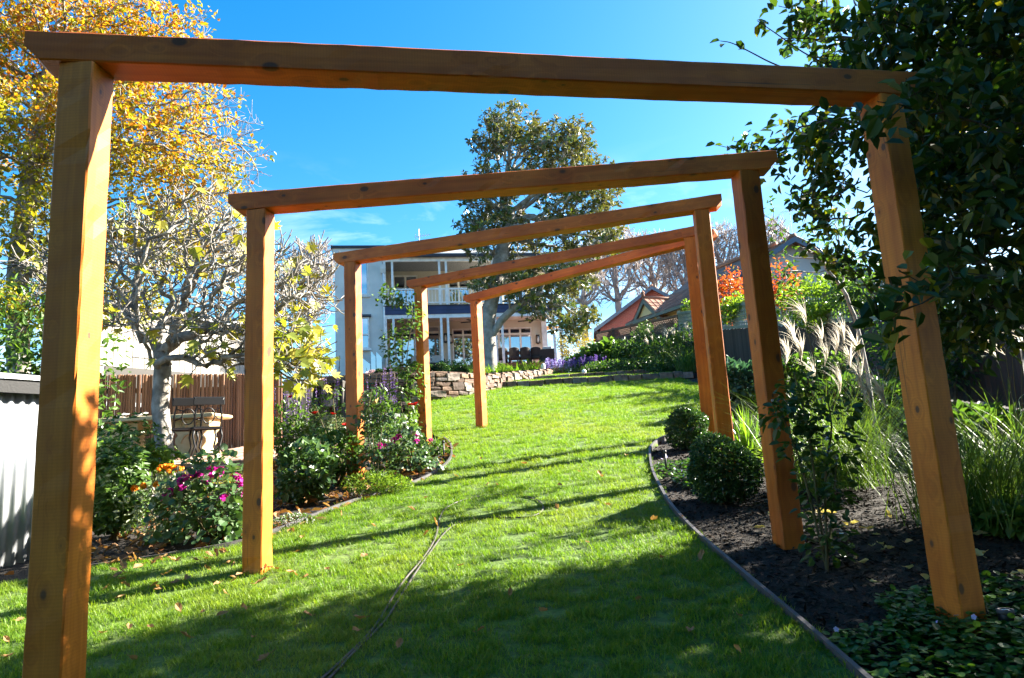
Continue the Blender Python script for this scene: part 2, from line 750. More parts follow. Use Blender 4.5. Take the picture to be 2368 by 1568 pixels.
def tree_parts(root, rs, start, blobs, n_att, step, infl, kill, r_tip, r_base, bark, leafm, per_tip, L, Wd, spread, hexa=True, jit=.15,
               leaf_where=None, grav=0, sides=5, up=.3, fold=.18, curl=.12, maxn=6000, thin=3.0, droop=0.0, trunk_name='trunk', iters=400, shoots=0, shoot_len=.2, wild=.8, extra=(), whorl=0):
    att = blob_points(rs, blobs, n_att)
    pos, par = colonize(start, att, step, infl, kill, rs, jit, maxn, grav, iters, extra)
    if shoots:
        pos, par = twiggify(pos, par, rs, shoots, shoot_len, wild=wild)
    r, kids = limb_radii(par, r_tip, r_max=r_base)
    mb = MB()
    thick = np.where(r > r_tip * thin)[0]
    thick = thick[thick > 0]
    fine = np.where(r <= r_tip * thin)[0]
    fine = fine[fine > 0]
    if len(thick):
        put_limbs(mb, pos, par, r, max(sides, 9), thick)
    t = obj(trunk_name, mb, bark, root, smooth=True)
    mb = MB()
    put_limbs(mb, pos, par, r, max(3, sides - 1), fine)
    tag(obj('twigs', mb, bark, root, smooth=True), kind='stuff')
    if per_tip:
        site = np.where(r <= r_tip * 1.6)[0]
        site = site[site > len(start)]
        if leaf_where is not None:
            site = site[leaf_where(pos[site], rs)]
        base = site[rs.randint(0, len(site), per_tip)]
        nn = len(base)
        pdir = unit(pos[base] - pos[par[base]])
        cen = pos[base] + rs.normal(size=(nn, 3)) * spread * .5 - pdir * rs.rand(nn, 1) * step * .5
        D = unit(pdir * .6 + rdir(rs, nn) * .9 + np.array([0, 0, -droop]))
        Nn = unit(rdir(rs, nn) * .8 + np.array([0, 0, up + .5]))
        if whorl:                                   # rosettes at the shoot tips
            tips = site[kids[site] == 0]
            tips = tips[rs.rand(len(tips)) < .92]
            base = np.repeat(tips, whorl)
            nn = len(base)
            ax = np.repeat(unit(unit(pos[tips] - pos[par[tips]]) + rdir(rs, len(tips)) * .35 + np.array([0, 0, .35])), whorl, 0)
            o_ = unit(np.cross(ax, rdir(rs, nn)))
            D = o_ * .8 + ax * rs.uniform(-.1, .75, (nn, 1)) + np.array([0, 0, -.1])
            Nn = unit(ax - o_ * .35 + rdir(rs, nn) * .15)
            cen = pos[base] + ax * rs.uniform(-.06, .04, (nn, 1)) + rs.normal(size=(nn, 3)) * spread * .12
        k = rs.uniform(.65, 1.25, nn)
        mb = MB()
        put_leaves(mb, cen, D, Nn, L * k, Wd * k * rs.uniform(.8, 1.2, nn), fold, curl, hexa)
        tag(obj('crown', mb, leafm, root), kind='stuff')
    return pos, par, r


def lumpy(dirs, seed, amp):
    rs = np.random.RandomState(seed)
    o = np.zeros(len(dirs))
    for _ in range(7):
        k = rdir(rs, 1)[0]
        fr = rs.uniform(2, 5)
        o += np.sin(dirs @ k * fr + rs.uniform(0, 6)) * amp / 2.6
    return 1 + o


def bush(name, label, cat, base, rx, ry, rz, n, L, Wd, mat, seed, group=None, stems=5, stem_mat=None, lump=.25, hexa=True, shell=.5, lift=.5, up=.5,
         out=.7, curl=.12, fold=.18, whorl=0, clip=True, root=None):
    """rounded shrub: leaves through an uneven volume above base, with its stems"""
    rs = np.random.RandomState(seed)
    b = np.array(base)
    if root is None:
        root = thing(name, label, cat, base, group=group)
    d = rdir(rs, n)
    rr = (1 - shell * rs.rand(n) ** 1.5) * lumpy(d, seed + 5, lump)
    pts = b + np.array([0, 0, rz * lift]) + d * rr[:, None] * np.array([rx, ry, rz * (1 - lift) + 1e-6]) * np.array([1, 1, 1])
    low = d[:, 2] < 0
    pts[low, 2] = b[2] + rz * lift + d[low, 2] * rr[low] * rz * lift
    if clip:
        pts[:, 2] = np.maximum(pts[:, 2], b[2] + .02)
    if whorl:
        pts = np.repeat(pts, whorl, 0)
        d = np.repeat(d, whorl, 0)
        m = len(pts)
        a = unit(d + np.array([0, 0, .6]))
        o = unit(np.cross(a, rdir(rs, m)))
        D = o * .9 + a * .45
        N = a
    else:
        m = n
        D = d * out + rdir(rs, m) * .8 + np.array([0, 0, .15])
        N = d * .5 + rdir(rs, m) * .5 + np.array([0, 0, up])
    k = rs.uniform(.65, 1.25, m)
    mb = MB()
    put_leaves(mb, pts, D, unit(N), L * k, Wd * k, fold, curl, hexa)
    obj('foliage', mb, mat, root)
    if stems:
        mb = MB()
        for _ in range(stems):
            e = pts[rs.randint(m)]
            q = b + rs.normal(size=3) * np.array([rx, ry, 0]) * .12
            mdl = (q + e) / 2 + rs.normal(size=3) * .1 * rx + np.array([0, 0, .1 * rz])
            r0 = max(.004, .018 * rz)
            mb.tube([q - np.array([0, 0, .04]), mdl, e], [r0, r0 * .7, r0 * .35], 5)
        obj('stem', mb, stem_mat or M['twig'], root, smooth=True)
    return root


def blossom(name, petals, r, mat, seed=0, cup=.5, layers=1, ball=False):
    """shared flower-head mesh at the origin"""
    rs = np.random.RandomState(seed)
    mb = MB()
    for ly in range(layers):
        k = 1 - ly * .28
        if ball:
            d = rdir(rs, petals)
            d[:, 2] = np.abs(d[:, 2]) * 1.1 - .25
            d = unit(d)
            cen = d * r * .55
            D = unit(np.cross(d, rdir(rs, petals)) + d * .4)
            put_leaves(mb, cen - D * r * .35, D, d, np.full(petals, r * .75), np.full(petals, r * .75), .1, .2, True)
        else:
            a = np.arange(petals) * 2 * PI / petals + ly * .5
            D = np.stack([np.cos(a), np.sin(a), np.full(petals, cup * (1 + ly))], 1)
            N = np.stack([-np.cos(a) * cup, -np.sin(a) * cup, np.ones(petals)], 1)
            put_leaves(mb, np.zeros((petals, 3)) + np.array([0, 0, .002 * ly]), D, N, np.full(petals, r * k), np.full(petals, r * k * .95), .12, .1, True)
    return mb.mesh(name, mat)


# ------------------------------------------------------------------ palette
M = {}
M['post'] = wood_mat('cedar_post', 2, (.80, .245, .022), (.55, .145, .012), 9.6)
M['beam'] = wood_mat('cedar_beam', 0, (.74, .205, .028), (.50, .12, .016), 9.6)
M['bark_grey'] = plain('bark_grey', [(.20, .18, .16), (.36, .34, .31), (.52, .50, .47)], 9, .85, .5, 45, bdist=.01)
M['bark_fig'] = plain('bark_fig', [(.10, .085, .07), (.22, .20, .175), (.40, .38, .35)], 7, .85, .6, 45, bdist=.01)
M['bark_brown'] = plain('bark_brown', [(.07, .05, .035), (.15, .11, .08), (.24, .19, .15)], 8, .9, .6, 40, bdist=.01)
M['bark_magnolia'] = plain('bark_magnolia', [(.16, .15, .13), (.30, .28, .25), (.42, .40, .37)], 5, .85, .6, 20, bdist=.02)
M['bark_plane'] = plain('bark_plane', [(.22, .18, .16), (.36, .31, .29), (.5, .45, .43)], 1.5, .85, .2, 10)
M['bark_dark'] = plain('bark_dark', [(.05, .04, .03), (.10, .08, .06)], 10, .9, .4, 50)
M['twig'] = plain('twig_green_brown', [(.08, .07, .03), (.14, .12, .05)], 10, .8, .2, 60)
M['leaf_beech'] = leaf_mat('leaf_beech', [(.17, .24, .02), (.34, .33, .02), (.50, .37, .02), (.58, .33, .02), (.56, .22, .02), (.42, .13, .02)], .45, .45, .4, (1.5, 1.35, .6))
M['leaf_fig'] = leaf_mat('leaf_fig', [(.17, .22, .03), (.32, .34, .05), (.48, .43, .06), (.40, .33, .04)], .42, .5, .4, (1.4, 1.4, .5))
M['leaf_magnolia'] = leaf_mat('leaf_magnolia', [(.06, .10, .025), (.10, .15, .03), (.15, .19, .04), (.24, .24, .05)], .22, .28, .6, back=(.13, .12, .04))
M['leaf_dark'] = leaf_mat('leaf_dark_glossy', [(.022, .055, .018), (.035, .08, .02), (.05, .10, .025), (.08, .13, .025)], .38, .35, .5, (1.9, 2.0, .6))
M['leaf_camellia'] = leaf_mat('leaf_overhang', [(.018, .042, .014), (.022, .05, .014), (.03, .065, .015), (.038, .08, .016), (.05, .095, .016), (.06, .10, .016), (.28, .24, .02)], .3, .42, .4, (1.5, 1.6, .4))
M['leaf_mid'] = leaf_mat('leaf_mid_green', [(.05, .11, .02), (.08, .16, .03), (.12, .21, .035)], .35, .38, .5)
M['leaf_rose'] = leaf_mat('leaf_rose', [(.045, .10, .03), (.07, .14, .05), (.11, .18, .07)], .3, .35, .5)
M['leaf_bright'] = leaf_mat('leaf_bright_green', [(.10, .19, .02), (.17, .28, .03), (.23, .33, .04)], .4, .42, .4)
M['leaf_grey'] = leaf_mat('leaf_grey_green', [(.16, .20, .12), (.26, .30, .19), (.34, .37, .25)], .25, .6, .3)
M['leaf_blue'] = leaf_mat('leaf_blue_green', [(.03, .09, .07), (.05, .13, .10), (.08, .17, .13)], .25, .42, .45)
M['leaf_box'] = leaf_mat('leaf_box', [(.02, .06, .02), (.035, .085, .025), (.06, .12, .03)], .25, .33, .5)
M['leaf_red'] = leaf_mat('leaf_red_orange', [(.18, .20, .03), (.42, .12, .03), (.58, .11, .03), (.62, .20, .03)], .4, .45, .4, (1.5, 1.1, .6))
M['leaf_gold'] = leaf_mat('leaf_gold', [(.20, .19, .03), (.34, .26, .04), (.45, .32, .04)], .4, .5, .3)
M['blade'] = leaf_mat('blade_green', [(.05, .11, .02), (.09, .17, .03), (.15, .22, .04)], .35, .45, .4)
M['blade_bright'] = leaf_mat('blade_bright', [(.10, .22, .02), (.17, .30, .03)], .4, .4, .4)
M['plume'] = leaf_mat('plume_silver', [(.55, .5, .44), (.75, .7, .64)], .5, .7, .2, (1.1, 1.08, 1.0))
M['violet_leaf'] = leaf_mat('leaf_violet', [(.03, .09, .015), (.05, .13, .02), (.09, .19, .025)], .3, .4, .4)
M['fl_magenta'] = leaf_mat('petal_magenta', [(.62, .02, .36), (.75, .04, .46)], .25, .6, .2, (1.2, 1, 1.2))
M['fl_orange'] = leaf_mat('petal_orange', [(.80, .26, .01), (.85, .38, .02)], .25, .6, .2, (1.2, 1, 1))
M['fl_white'] = leaf_mat('petal_white', [(.72, .74, .70), (.82, .82, .80)], .25, .6, .2, (1, 1, 1))
M['fl_red'] = leaf_mat('petal_red', [(.55, .01, .01), (.7, .03, .02)], .25, .6, .2, (1.2, 1, 1))
M['fl_purple'] = leaf_mat('petal_purple', [(.13, .07, .32), (.22, .13, .42), (.30, .22, .45)], .25, .6, .2, (1.1, 1, 1.3))
M['fl_lilac'] = leaf_mat('petal_lilac', [(.42, .36, .72), (.62, .58, .82)], .25, .6, .2, (1, 1, 1.2))
M['fl_peach'] = leaf_mat('petal_peach', [(.80, .48, .16), (.85, .62, .35)], .25, .6, .2, (1, 1, 1))
M['fl_pink'] = leaf_mat('petal_pink', [(.80, .5, .5), (.85, .68, .66)], .25, .6, .2, (1, 1, 1))
M['dead'] = leaf_mat('leaf_fallen_brown', [(.16, .085, .045), (.26, .14, .065), (.36, .20, .09), (.34, .13, .055)], .2, .65, .25)
M['dead_pale'] = leaf_mat('leaf_fallen_pale', [(.50, .44, .26), (.62, .52, .26), (.60, .42, .16)], .25, .55, .3)
M['metal_edge'] = plain('steel_edging', (.075, .07, .075), 12, .6, .3, 60)
M['black_iron'] = plain('black_cast_iron', (.012, .012, .013), 10, .45, .2, 60, spec=.35)
M['hose'] = plain('hose_grey_green', [(.035, .035, .03), (.07, .06, .05)], 8, .5, .1, 80)
M['white_paint'] = plain('white_paint', (.88, .87, .84), 3, .5, .05, 40)
M['render_grey'] = plain('grey_render', (.70, .70, .66), .8, .85, .15, 60)
M['wall_taupe'] = plain('taupe_wall', (.68, .63, .52), .8, .85, .1, 60)
M['navy'] = plain('navy_board', (.035, .05, .12), 2, .5, .05, 30)
M['dark_gutter'] = plain('charcoal_gutter', (.035, .035, .045), 2, .5, .05, 30)
M['deck'] = plain('merbau_deck', [(.16, .055, .025), (.24, .085, .04), (.30, .12, .055)], 3, .6, .3, 40, stretch=(.6, 8, 8), per_obj=.3)
M['wicker'] = plain('dark_wicker', [(.018, .012, .01), (.045, .032, .026)], 60, .7, .6, 120)
M['cushion'] = plain('pale_cushion', (.55, .53, .5), 8, .9, .2, 120)
M['table_blue'] = plain('slate_table', (.10, .14, .20), 4, .6, .1, 60)
M['roof_slate'] = plain('grey_roof_tiles', [(.16, .16, .17), (.24, .24, .25), (.31, .31, .31)], 12, .8, .4, 20)
M['lamp_glass'] = plain('frosted_glass', (.8, .8, .78), 3, .3, 0)
M['white_plastic'] = plain('white_plastic', (.82, .82, .82), 3, .4, 0)
M['galv'] = plain('galvanised_iron', [(.34, .36, .38), (.42, .44, .46), (.48, .50, .51)], 5, .42, .1, 90, metal=.35, spec=.5)
M['stone_pale'] = plain('cast_stone', [(.46, .36, .19), (.58, .47, .27), (.66, .56, .36)], 6, .8, .3, 40)
M['pole'] = plain('timber_poles', [(.13, .065, .04), (.22, .115, .065), (.31, .175, .10)], 5, .85, .4, 40, stretch=(6, 6, .6), per_obj=.5)
M['pale_clad'] = plain('pale_weatherboard', [(.26, .24, .20), (.37, .34, .30), (.44, .41, .36)], 4, .8, .3, 40, stretch=(6, 6, .5), per_obj=.35)
M['brick_pave'] = plain('paving_brick', [(.30, .17, .12), (.42, .25, .18), (.50, .33, .25)], 8, .85, .4, 60, per_obj=.6)
M['rock'] = plain('garden_rock', [(.30, .25, .21), (.45, .37, .31), (.55, .47, .41)], 4, .85, .5, 20, bdist=.02)
M['turquoise'] = plain('turquoise_panel', (.01, .36, .46), 2, .4, .05, 40)
M['dark_box'] = plain('dark_cupboard', (.05, .045, .04), 3, .7, .1, 40)
M['steel'] = plain('brushed_steel', (.30, .29, .27), 6, .4, .1, 60, metal=.6)
M['pal'] = plain('weathered_palings', [(.03, .024, .02), (.055, .045, .038), (.08, .065, .055)], 4, .9, .4, 40, stretch=(6, 6, .6), per_obj=.4)
M['lattice'] = plain('brown_lattice', (.15, .095, .065), 6, .85, .2, 40)
M['trellis'] = plain('grey_green_trellis', (.20, .235, .20), 6, .8, .2, 40)
M['terracotta'] = plain('terracotta_tile', [(.20, .10, .07), (.32, .155, .10), (.40, .22, .15)], 3, .85, .4, 30, per_obj=.6)
M['cream'] = plain('cream_render', (.80, .64, .32), 1, .85, .1, 50)
M['grey_blue_wall'] = plain('pale_render', (.52, .50, .50), 1, .85, .1, 50)
M['barge_blue'] = plain('slate_blue_paint', (.09, .13, .19), 2, .6, .05, 40)
M['barge_green'] = plain('green_grey_paint', (.15, .19, .16), 2, .6, .05, 40)
M['cedar_lining'] = plain('orange_timber_lining', (.62, .30, .10), 3, .6, .1, 40, stretch=(8, 1, 8))


def glass_mat():
    m, nt, b = new_mat('window_glass')
    b.inputs['Base Color'].default_value = (.015, .018, .02, 1)
    b.inputs['Roughness'].default_value = .1
    g = nt.nodes.new('ShaderNodeBsdfGlossy')
    g.inputs['Color'].default_value = (.9, .95, 1, 1)
    g.inputs['Roughness'].default_value = .015
    ms = nt.nodes.new('ShaderNodeMixShader')
    ms.inputs[0].default_value = .5
    nt.links.new(b.outputs[0], ms.inputs[1])
    nt.links.new(g.outputs[0], ms.inputs[2])
    nt.links.new(ms.outputs[0], nt.nodes['Material Output'].inputs[0])
    return m


def brick_mat():
    m, nt, b = new_mat('red_brick_wall')
    t = nt.nodes.new('ShaderNodeTexCoord')
    mp_ = nt.nodes.new('ShaderNodeMapping')
    mp_.inputs['Rotation'].default_value = (PI / 2, 0, 0)
    br = nt.nodes.new('ShaderNodeTexBrick')
    br.inputs['Color1'].default_value = (.38, .085, .06, 1)
    br.inputs['Color2'].default_value = (.30, .06, .05, 1)
    br.inputs['Mortar'].default_value = (.34, .20, .17, 1)
    br.inputs['Scale'].default_value = 1
    br.inputs['Brick Width'].default_value = .24
    br.inputs['Row Height'].default_value = .086
    br.inputs['Mortar Size'].default_value = .008
    nt.links.new(t.outputs['Object'], mp_.inputs[0])
    nt.links.new(mp_.outputs[0], br.inputs['Vector'])
    f = noise(nt, 2, 4)
    nt.links.new(mixc(nt, math_n(nt, 'MULTIPLY', f, .4), br.outputs['Color'], mixc(nt, 1, br.outputs['Color'], (.6, .6, .6), 'MULTIPLY')), b.inputs['Base Color'])
    b.inputs['Roughness'].default_value = .9
    return m


def stone_mat():
    m, nt, b = new_mat('wall_stone')
    oi = nt.nodes.new('ShaderNodeObjectInfo')
    c = ramp(nt, oi.outputs['Random'], [(.10, .065, .045), (.22, .13, .08), (.15, .11, .09), (.28, .175, .10), (.19, .16, .145), (.34, .28, .22), (.13, .08, .055), (.24, .15, .09)])
    f = noise(nt, 5, 6)
    c2 = mixc(nt, 1, c, (.5, .46, .45), 'MULTIPLY')
    nt.links.new(mixc(nt, ramp(nt, f, [(0, 0, 0), (1, 1, 1)], [.4, .65]), c, c2), b.inputs['Base Color'])
    b.inputs['Roughness'].default_value = .85
    bump(nt, b, noise(nt, 14, 6), .7, .02)
    return m


def soil_mat():
    m, nt, b = new_mat('bark_mulch_soil')
    f = noise(nt, 55, 6, rough=.7)
    col = ramp(nt, f, [(.006, .0045, .0035), (.016, .012, .009), (.035, .026, .02), (.075, .06, .05)], [.3, .48, .6, .75])
    nt.links.new(col, b.inputs['Base Color'])
    b.inputs['Roughness'].default_value = .95
    bump(nt, b, f, 1.0, .03)
    return m


def lawn_mat():
    m, nt, b = new_mat('lawn_turf')
    f = noise(nt, 18, 6)
    g = noise(nt, .7, 4)
    col = ramp(nt, f, [(.03, .06, .008), (.065, .12, .012), (.11, .185, .02)], [.3, .5, .7])
    col = mixc(nt, ramp(nt, g, [(0, 0, 0), (.3, .3, .3)], [.45, .7]), col, (.14, .17, .03))
    nt.links.new(col, b.inputs['Base Color'])
    b.inputs['Roughness'].default_value = .9
    bump(nt, b, f, .8, .03)
    return m


M['glass'] = glass_mat()
M['brick'] = brick_mat()
M['stone'] = stone_mat()
M['soil'] = soil_mat()
M['lawn'] = lawn_mat()
M['grass'] = leaf_mat('grass_blade', [(.085, .19, .010), (.12, .24, .015), (.165, .29, .02), (.25, .33, .04)], .45, .5, .35, (1.5, 1.5, .5))
nt_ = M['grass'].node_tree
ge_ = nt_.nodes.new('ShaderNodeNewGeometry')
n_a, n_b = nt_.nodes.new('ShaderNodeTexNoise'), nt_.nodes.new('ShaderNodeTexNoise')
for nn_, sc_ in ((n_a, .9), (n_b, 5.0)):
    nn_.inputs['Scale'].default_value = sc_
    nn_.inputs['Detail'].default_value = 4
    nt_.links.new(ge_.outputs['Position'], nn_.inputs['Vector'])
old_ = nt_.nodes['Principled BSDF'].inputs['Base Color'].links[0].from_socket
c_ = mixc(nt_, ramp(nt_, n_a.outputs[0], [(0, 0, 0), (.5, .5, .5)], [.45, .7]), old_, (.25, .28, .045))
c_ = mixc(nt_, ramp(nt_, n_b.outputs[0], [(0, 0, 0), (.55, .55, .55)], [.5, .68]), c_, (.07, .16, .012))
nt_.links.new(c_, nt_.nodes['Principled BSDF'].inputs['Base Color'])
tr_ = [q_ for q_ in nt_.nodes if q_.bl_idname == 'ShaderNodeBsdfTranslucent'][0]
nt_.links.new(mixc(nt_, 1.0, c_, (1.5, 1.5, .5), 'MULTIPLY'), tr_.inputs[0])

# ------------------------------------------------------------------ ground
def axis_vals(lo, hi, step, far):
    a = list(np.arange(lo, hi + 1e-6, step))
    x, s = hi, step
    up = []
    while x < far:
        s *= 1.6
        x += s
        up.append(x)
    x, s = lo, step
    dn = []
    while x > -far:
        s *= 1.6
        x -= s
        dn.append(x)
    return dn[::-1] + a + up


gx = axis_vals(-7, 9, .25, 700)
gy = sorted(axis_vals(-4, 37, .25, 700) + [19.0, 19.021, 21.301, 21.321])
gv = [(x, y, T(x, y) - (.03 if (-5 < x < 9 and -4 < y < 30) else 0.0)) for y in gy for x in gx]
nx = len(gx)
gf = np.array([(j * nx + i, j * nx + i + 1, (j + 1) * nx + i + 1, (j + 1) * nx + i) for j in range(len(gy) - 1) for i in range(nx - 1)])
mb = MB().add(gv, gf)
tag(obj('ground', mb, M['soil'], smooth=True), kind='structure')


def interp(tab, y):
    if y <= tab[0][0]:
        return tab[0][1]
    for (a, b), (c, d) in zip(tab, tab[1:]):
        if y <= c:
            return b + (d - b) * (y - a) / (c - a)
    return tab[-1][1]


LEFT = [(-3.5, -3.9), (4.3, -3.8), (4.75, -3.2), (4.95, -2.5), (5.14, -2.05), (5.42, -1.89), (6.2, -1.55), (6.66, -1.12), (7.3, -.86), (8.0, -.78),
        (8.62, -.82), (9.4, -.92), (9.82, -1.05), (10.6, -1.35), (12, -2.0), (13.5, -2.7), (15, -3.2), (16.0, -3.4), (16.2, -2.4), (16.55, -1.8), (17.15, -1.15),
        (18.2, -.62), (19.6, -.15), (21, .45), (22.2, 1.05), (22.9, 1.3), (26.5, 1.5)]
RIGHT = [(-3.5, 1.35), (2.0, 1.26), (2.72, 1.22), (3.18, 1.2), (3.9, 1.15), (4.64, 1.11), (5.3, 1.12), (5.74, 1.16), (6.5, 1.24), (7.24, 1.37), (7.7, 1.46), (8.02, 1.57), (8.42, 1.76),
         (8.8, 2.1), (9.3, 2.6), (10.5, 3.2), (13, 4.0), (16, 4.4), (19, 4.6), (22, 4.4), (26.5, 3.9)]
ly = sorted(list(np.arange(-3.5, 26.4, .12)) + [19.0, 19.021, 21.301, 21.321])
lv, lf = [], []
NXL = 26
for y in ly:
    a, b = interp(LEFT, y), interp(RIGHT, y)
    for i in range(NXL):
        x = a + (b - a) * i / (NXL - 1)
        lv.append((x, y, T(x, y)))
lf = np.array([(j * NXL + i, j * NXL + i + 1, (j + 1) * NXL + i + 1, (j + 1) * NXL + i) for j in range(len(ly) - 1) for i in range(NXL - 1)])
lawn = obj('lawn', MB().add(lv, lf), M['lawn'], smooth=True)
tag(lawn, kind='structure')

# grass tufts, instanced on scattered points
def tuft(seed, n, h, spread, w):
    rs = np.random.RandomState(seed)
    mb_ = MB()
    a = rs.uniform(0, 2 * PI, n)
    rr = spread * np.sqrt(rs.rand(n))
    base = np.stack([rr * np.cos(a), rr * np.sin(a), np.full(n, -.004)], 1)
    put_blades(mb_, rs, base, rs.uniform(0, 2 * PI, n), h * rs.uniform(.5, 1.25, n), rs.uniform(.1, .8, n), w * rs.uniform(.7, 1.3, n), rs.uniform(0, .5, n), 2)
    me = mb_.mesh('grass_tuft', M['grass'])
    return bpy.data.objects.new('grass_tuft', me)


def scatter(name, pts, rotz, sc, tufts, label, cat, tilt=.12):
    me = bpy.data.meshes.new(name)
    me.vertices.add(len(pts))
    me.vertices.foreach_set('co', np.asarray(pts, np.float32).ravel())
    for an, val in (('rz', rotz), ('sc', sc)):
        at = me.attributes.new(an, 'FLOAT', 'POINT')
        at.data.foreach_set('value', np.asarray(val, np.float32))
    at = me.attributes.new('pick', 'INT', 'POINT')
    at.data.foreach_set('value', np.random.RandomState(3).randint(0, len(tufts), len(pts)).astype(np.int32))
    o = bpy.data.objects.new(name, me)
    C.objects.link(o)
    ng = bpy.data.node_groups.new(name, 'GeometryNodeTree')
    ng.interface.new_socket('Geometry', in_out='INPUT', socket_type='NodeSocketGeometry')
    ng.interface.new_socket('Geometry', in_out='OUTPUT', socket_type='NodeSocketGeometry')
    gi, go = ng.nodes.new('NodeGroupInput'), ng.nodes.new('NodeGroupOutput')
    ji = ng.nodes.new('GeometryNodeJoinGeometry')

    def attr(nm, ty):
        a_ = ng.nodes.new('GeometryNodeInputNamedAttribute')
        a_.data_type = ty
        a_.inputs['Name'].default_value = nm
        return a_.outputs[0]
    for k, tf in enumerate(tufts):
        oi = ng.nodes.new('GeometryNodeObjectInfo')
        oi.inputs['Object'].default_value = tf
        ip = ng.nodes.new('GeometryNodeInstanceOnPoints')
        cmp_ = ng.nodes.new('FunctionNodeCompare')
        cmp_.data_type = 'INT'
        cmp_.operation = 'EQUAL'
        ng.links.new(attr('pick', 'INT'), cmp_.inputs[2])
        cmp_.inputs[3].default_value = k
        cx = ng.nodes.new('ShaderNodeCombineXYZ')
        cx.inputs[0].default_value = tilt
        ng.links.new(attr('rz', 'FLOAT'), cx.inputs[2])
        ng.links.new(gi.outputs[0], ip.inputs['Points'])
        ng.links.new(cmp_.outputs[0], ip.inputs['Selection'])
        ng.links.new(oi.outputs['Geometry'], ip.inputs['Instance'])
        ng.links.new(cx.outputs[0], ip.inputs['Rotation'])
        ng.links.new(attr('sc', 'FLOAT'), ip.inputs['Scale'])
        ng.links.new(ip.outputs[0], ji.inputs[0])
    ng.links.new(ji.outputs[0], go.inputs[0])
    md = o.modifiers.new('scatter', 'NODES')
    md.node_group = ng
    return tag(o, label, cat, kind='stuff')


rs = np.random.RandomState(11)
tufts = [tuft(1, 60, .028, .060, .0028), tuft(2, 54, .034, .065, .0027), tuft(3, 44, .042, .06, .0026)]
gp, gr, gs = [], [], []
for (y0, y1, dens, s0) in ((1.6, 4.2, 360, 1.0), (4.2, 7, 260, 1.0), (7, 11, 140, 1.25), (11, 16, 80, 1.5), (16, 26.3, 45, 1.7)):
    area = 8.5 * (y1 - y0)
    for _ in range(int(area * dens)):
        y = rs.uniform(y0, y1)
        x = rs.uniform(-4, 4.6)
        if interp(LEFT, y) < x < interp(RIGHT, y) and abs(x) < .82 * y + .6:
            gp.append((x, y, T(x, y)))
            gr.append(rs.uniform(0, 6.28))
            gs.append(s0 * rs.uniform(.7, 1.2))
scatter('lawn_grass', gp, gr, gs, tufts, 'short green grass of the lawn', 'grass')

# ------------------------------------------------------------------ pergola arches
PW = .137


def rough_bar(L, w, h, seed, axis, chamfer=0.0, wob=.0012):
    """sawn timber: long bar with slightly uneven arrises; axis 0 along x, 2 along z"""
    rs_ = np.random.RandomState(seed)
    n = max(8, int(L / .07))
    b = .006
    sec = [(-w / 2 + b, -h / 2), (w / 2 - b, -h / 2), (w / 2, -h / 2 + b), (w / 2, -h / 2 + .055), (w / 2, h / 2 - b), (w / 2 - b, h / 2), (-w / 2 + b, h / 2), (-w / 2, h / 2 - b), (-w / 2, -h / 2 + .055), (-w / 2, -h / 2 + b)]
    k = len(sec)
    v = []
    wav = np.cumsum(rs_.normal(size=(n + 1, 2)) * .0003, 0)
    wav -= wav.mean(0)
    for i in range(n + 1):
        t = -L / 2 + L * i / n
        for j, (p, q) in enumerate(sec):
            jj = rs_.normal(size=2) * wob * .6
            if rs_.rand() < .05:
                jj = jj - np.array([np.sign(p), np.sign(q)]) * abs(rs_.normal()) * .0045
            tt = t
            if chamfer and q < -h / 2 + .05:                 # under-cut beam ends
                lim = L / 2 - chamfer * (1 - (q + h / 2) / .055)
                tt = max(-lim, min(lim, t))
            x, y = p + jj[0] + wav[i, 0], q + jj[1] + wav[i, 1]
            v.append((tt, x, y) if axis == 0 else (x, y, t))
    f = [(i * k + j, i * k + (j + 1) % k, (i + 1) * k + (j + 1) % k, (i + 1) * k + j) for i in range(n) for j in range(k)]
    f.append(tuple(range(k))[::-1])
    f.append(tuple(n * k + j for j in range(k)))
    if axis == 2:
        f = [q[::-1] for q in f]
    return MB().add(v, [q[::-1] for q in f])


ARCH = [((202, 165, 2.5), (2035, 235, 3.12), -1.5, 18, 'nearest cedar arch, crossing the whole top of the view'),
        ((602, 492, 4.5), (1722, 403, 4.32), -9.3, 8, 'second cedar arch from the front, posts beside the pink geranium and the climbing rose'),
        ((815, 610, 7.2), (1620, 490, 6.2), -17, -6, 'third cedar arch, middle of the row of five'),
        ((972, 665, 9.65), (1594, 552, 7.95), -29, -15, 'fourth cedar arch, with a leafy climbing rose on its left post'),
        ((1100, 697, 10.8), (1622, 562, 8.6), -35, -28, 'farthest cedar arch, left post standing free on the lawn')]
BH = .124
for i, (l, r, aL, aR, lab) in enumerate(ARCH):
    pl, pr = P(*l), P(*r)
    ang = math.atan2(pr.y - pl.y, pr.x - pl.x)
    mid = (pl + pr) / 2
    tilt = math.atan2(pr.z - pl.z, (pr - pl).to_2d().length)
    root = thing('pergola_arch', lab, 'pergola arch', (mid.x, mid.y, T(mid.x, mid.y)), group='cedar arches over the lawn', local=True)
    rl = Vector(root.location)
    L = (pr - pl).length + PW + .26
    bm_ = rough_bar(L, PW + .006, BH, 40 + i, 0, .055)
    o = obj('beam', bm_, M['beam'], root)
    o.location = mid + Vector((0, 0, BH / 2 + .002)) - rl
    o.rotation_euler = (0, -tilt, ang)
    for p, a, sd in ((pl, aL, 1), (pr, aR, 2)):
        zb = T(p.x, p.y) - .12
        o = obj('post', rough_bar(p.z - zb, PW, PW, 60 + i * 2 + sd, 2), M['post'], root)
        o.location = Vector((p.x, p.y, (p.z + zb) / 2)) - rl
        o.rotation_euler = (0, 0, rad(a))

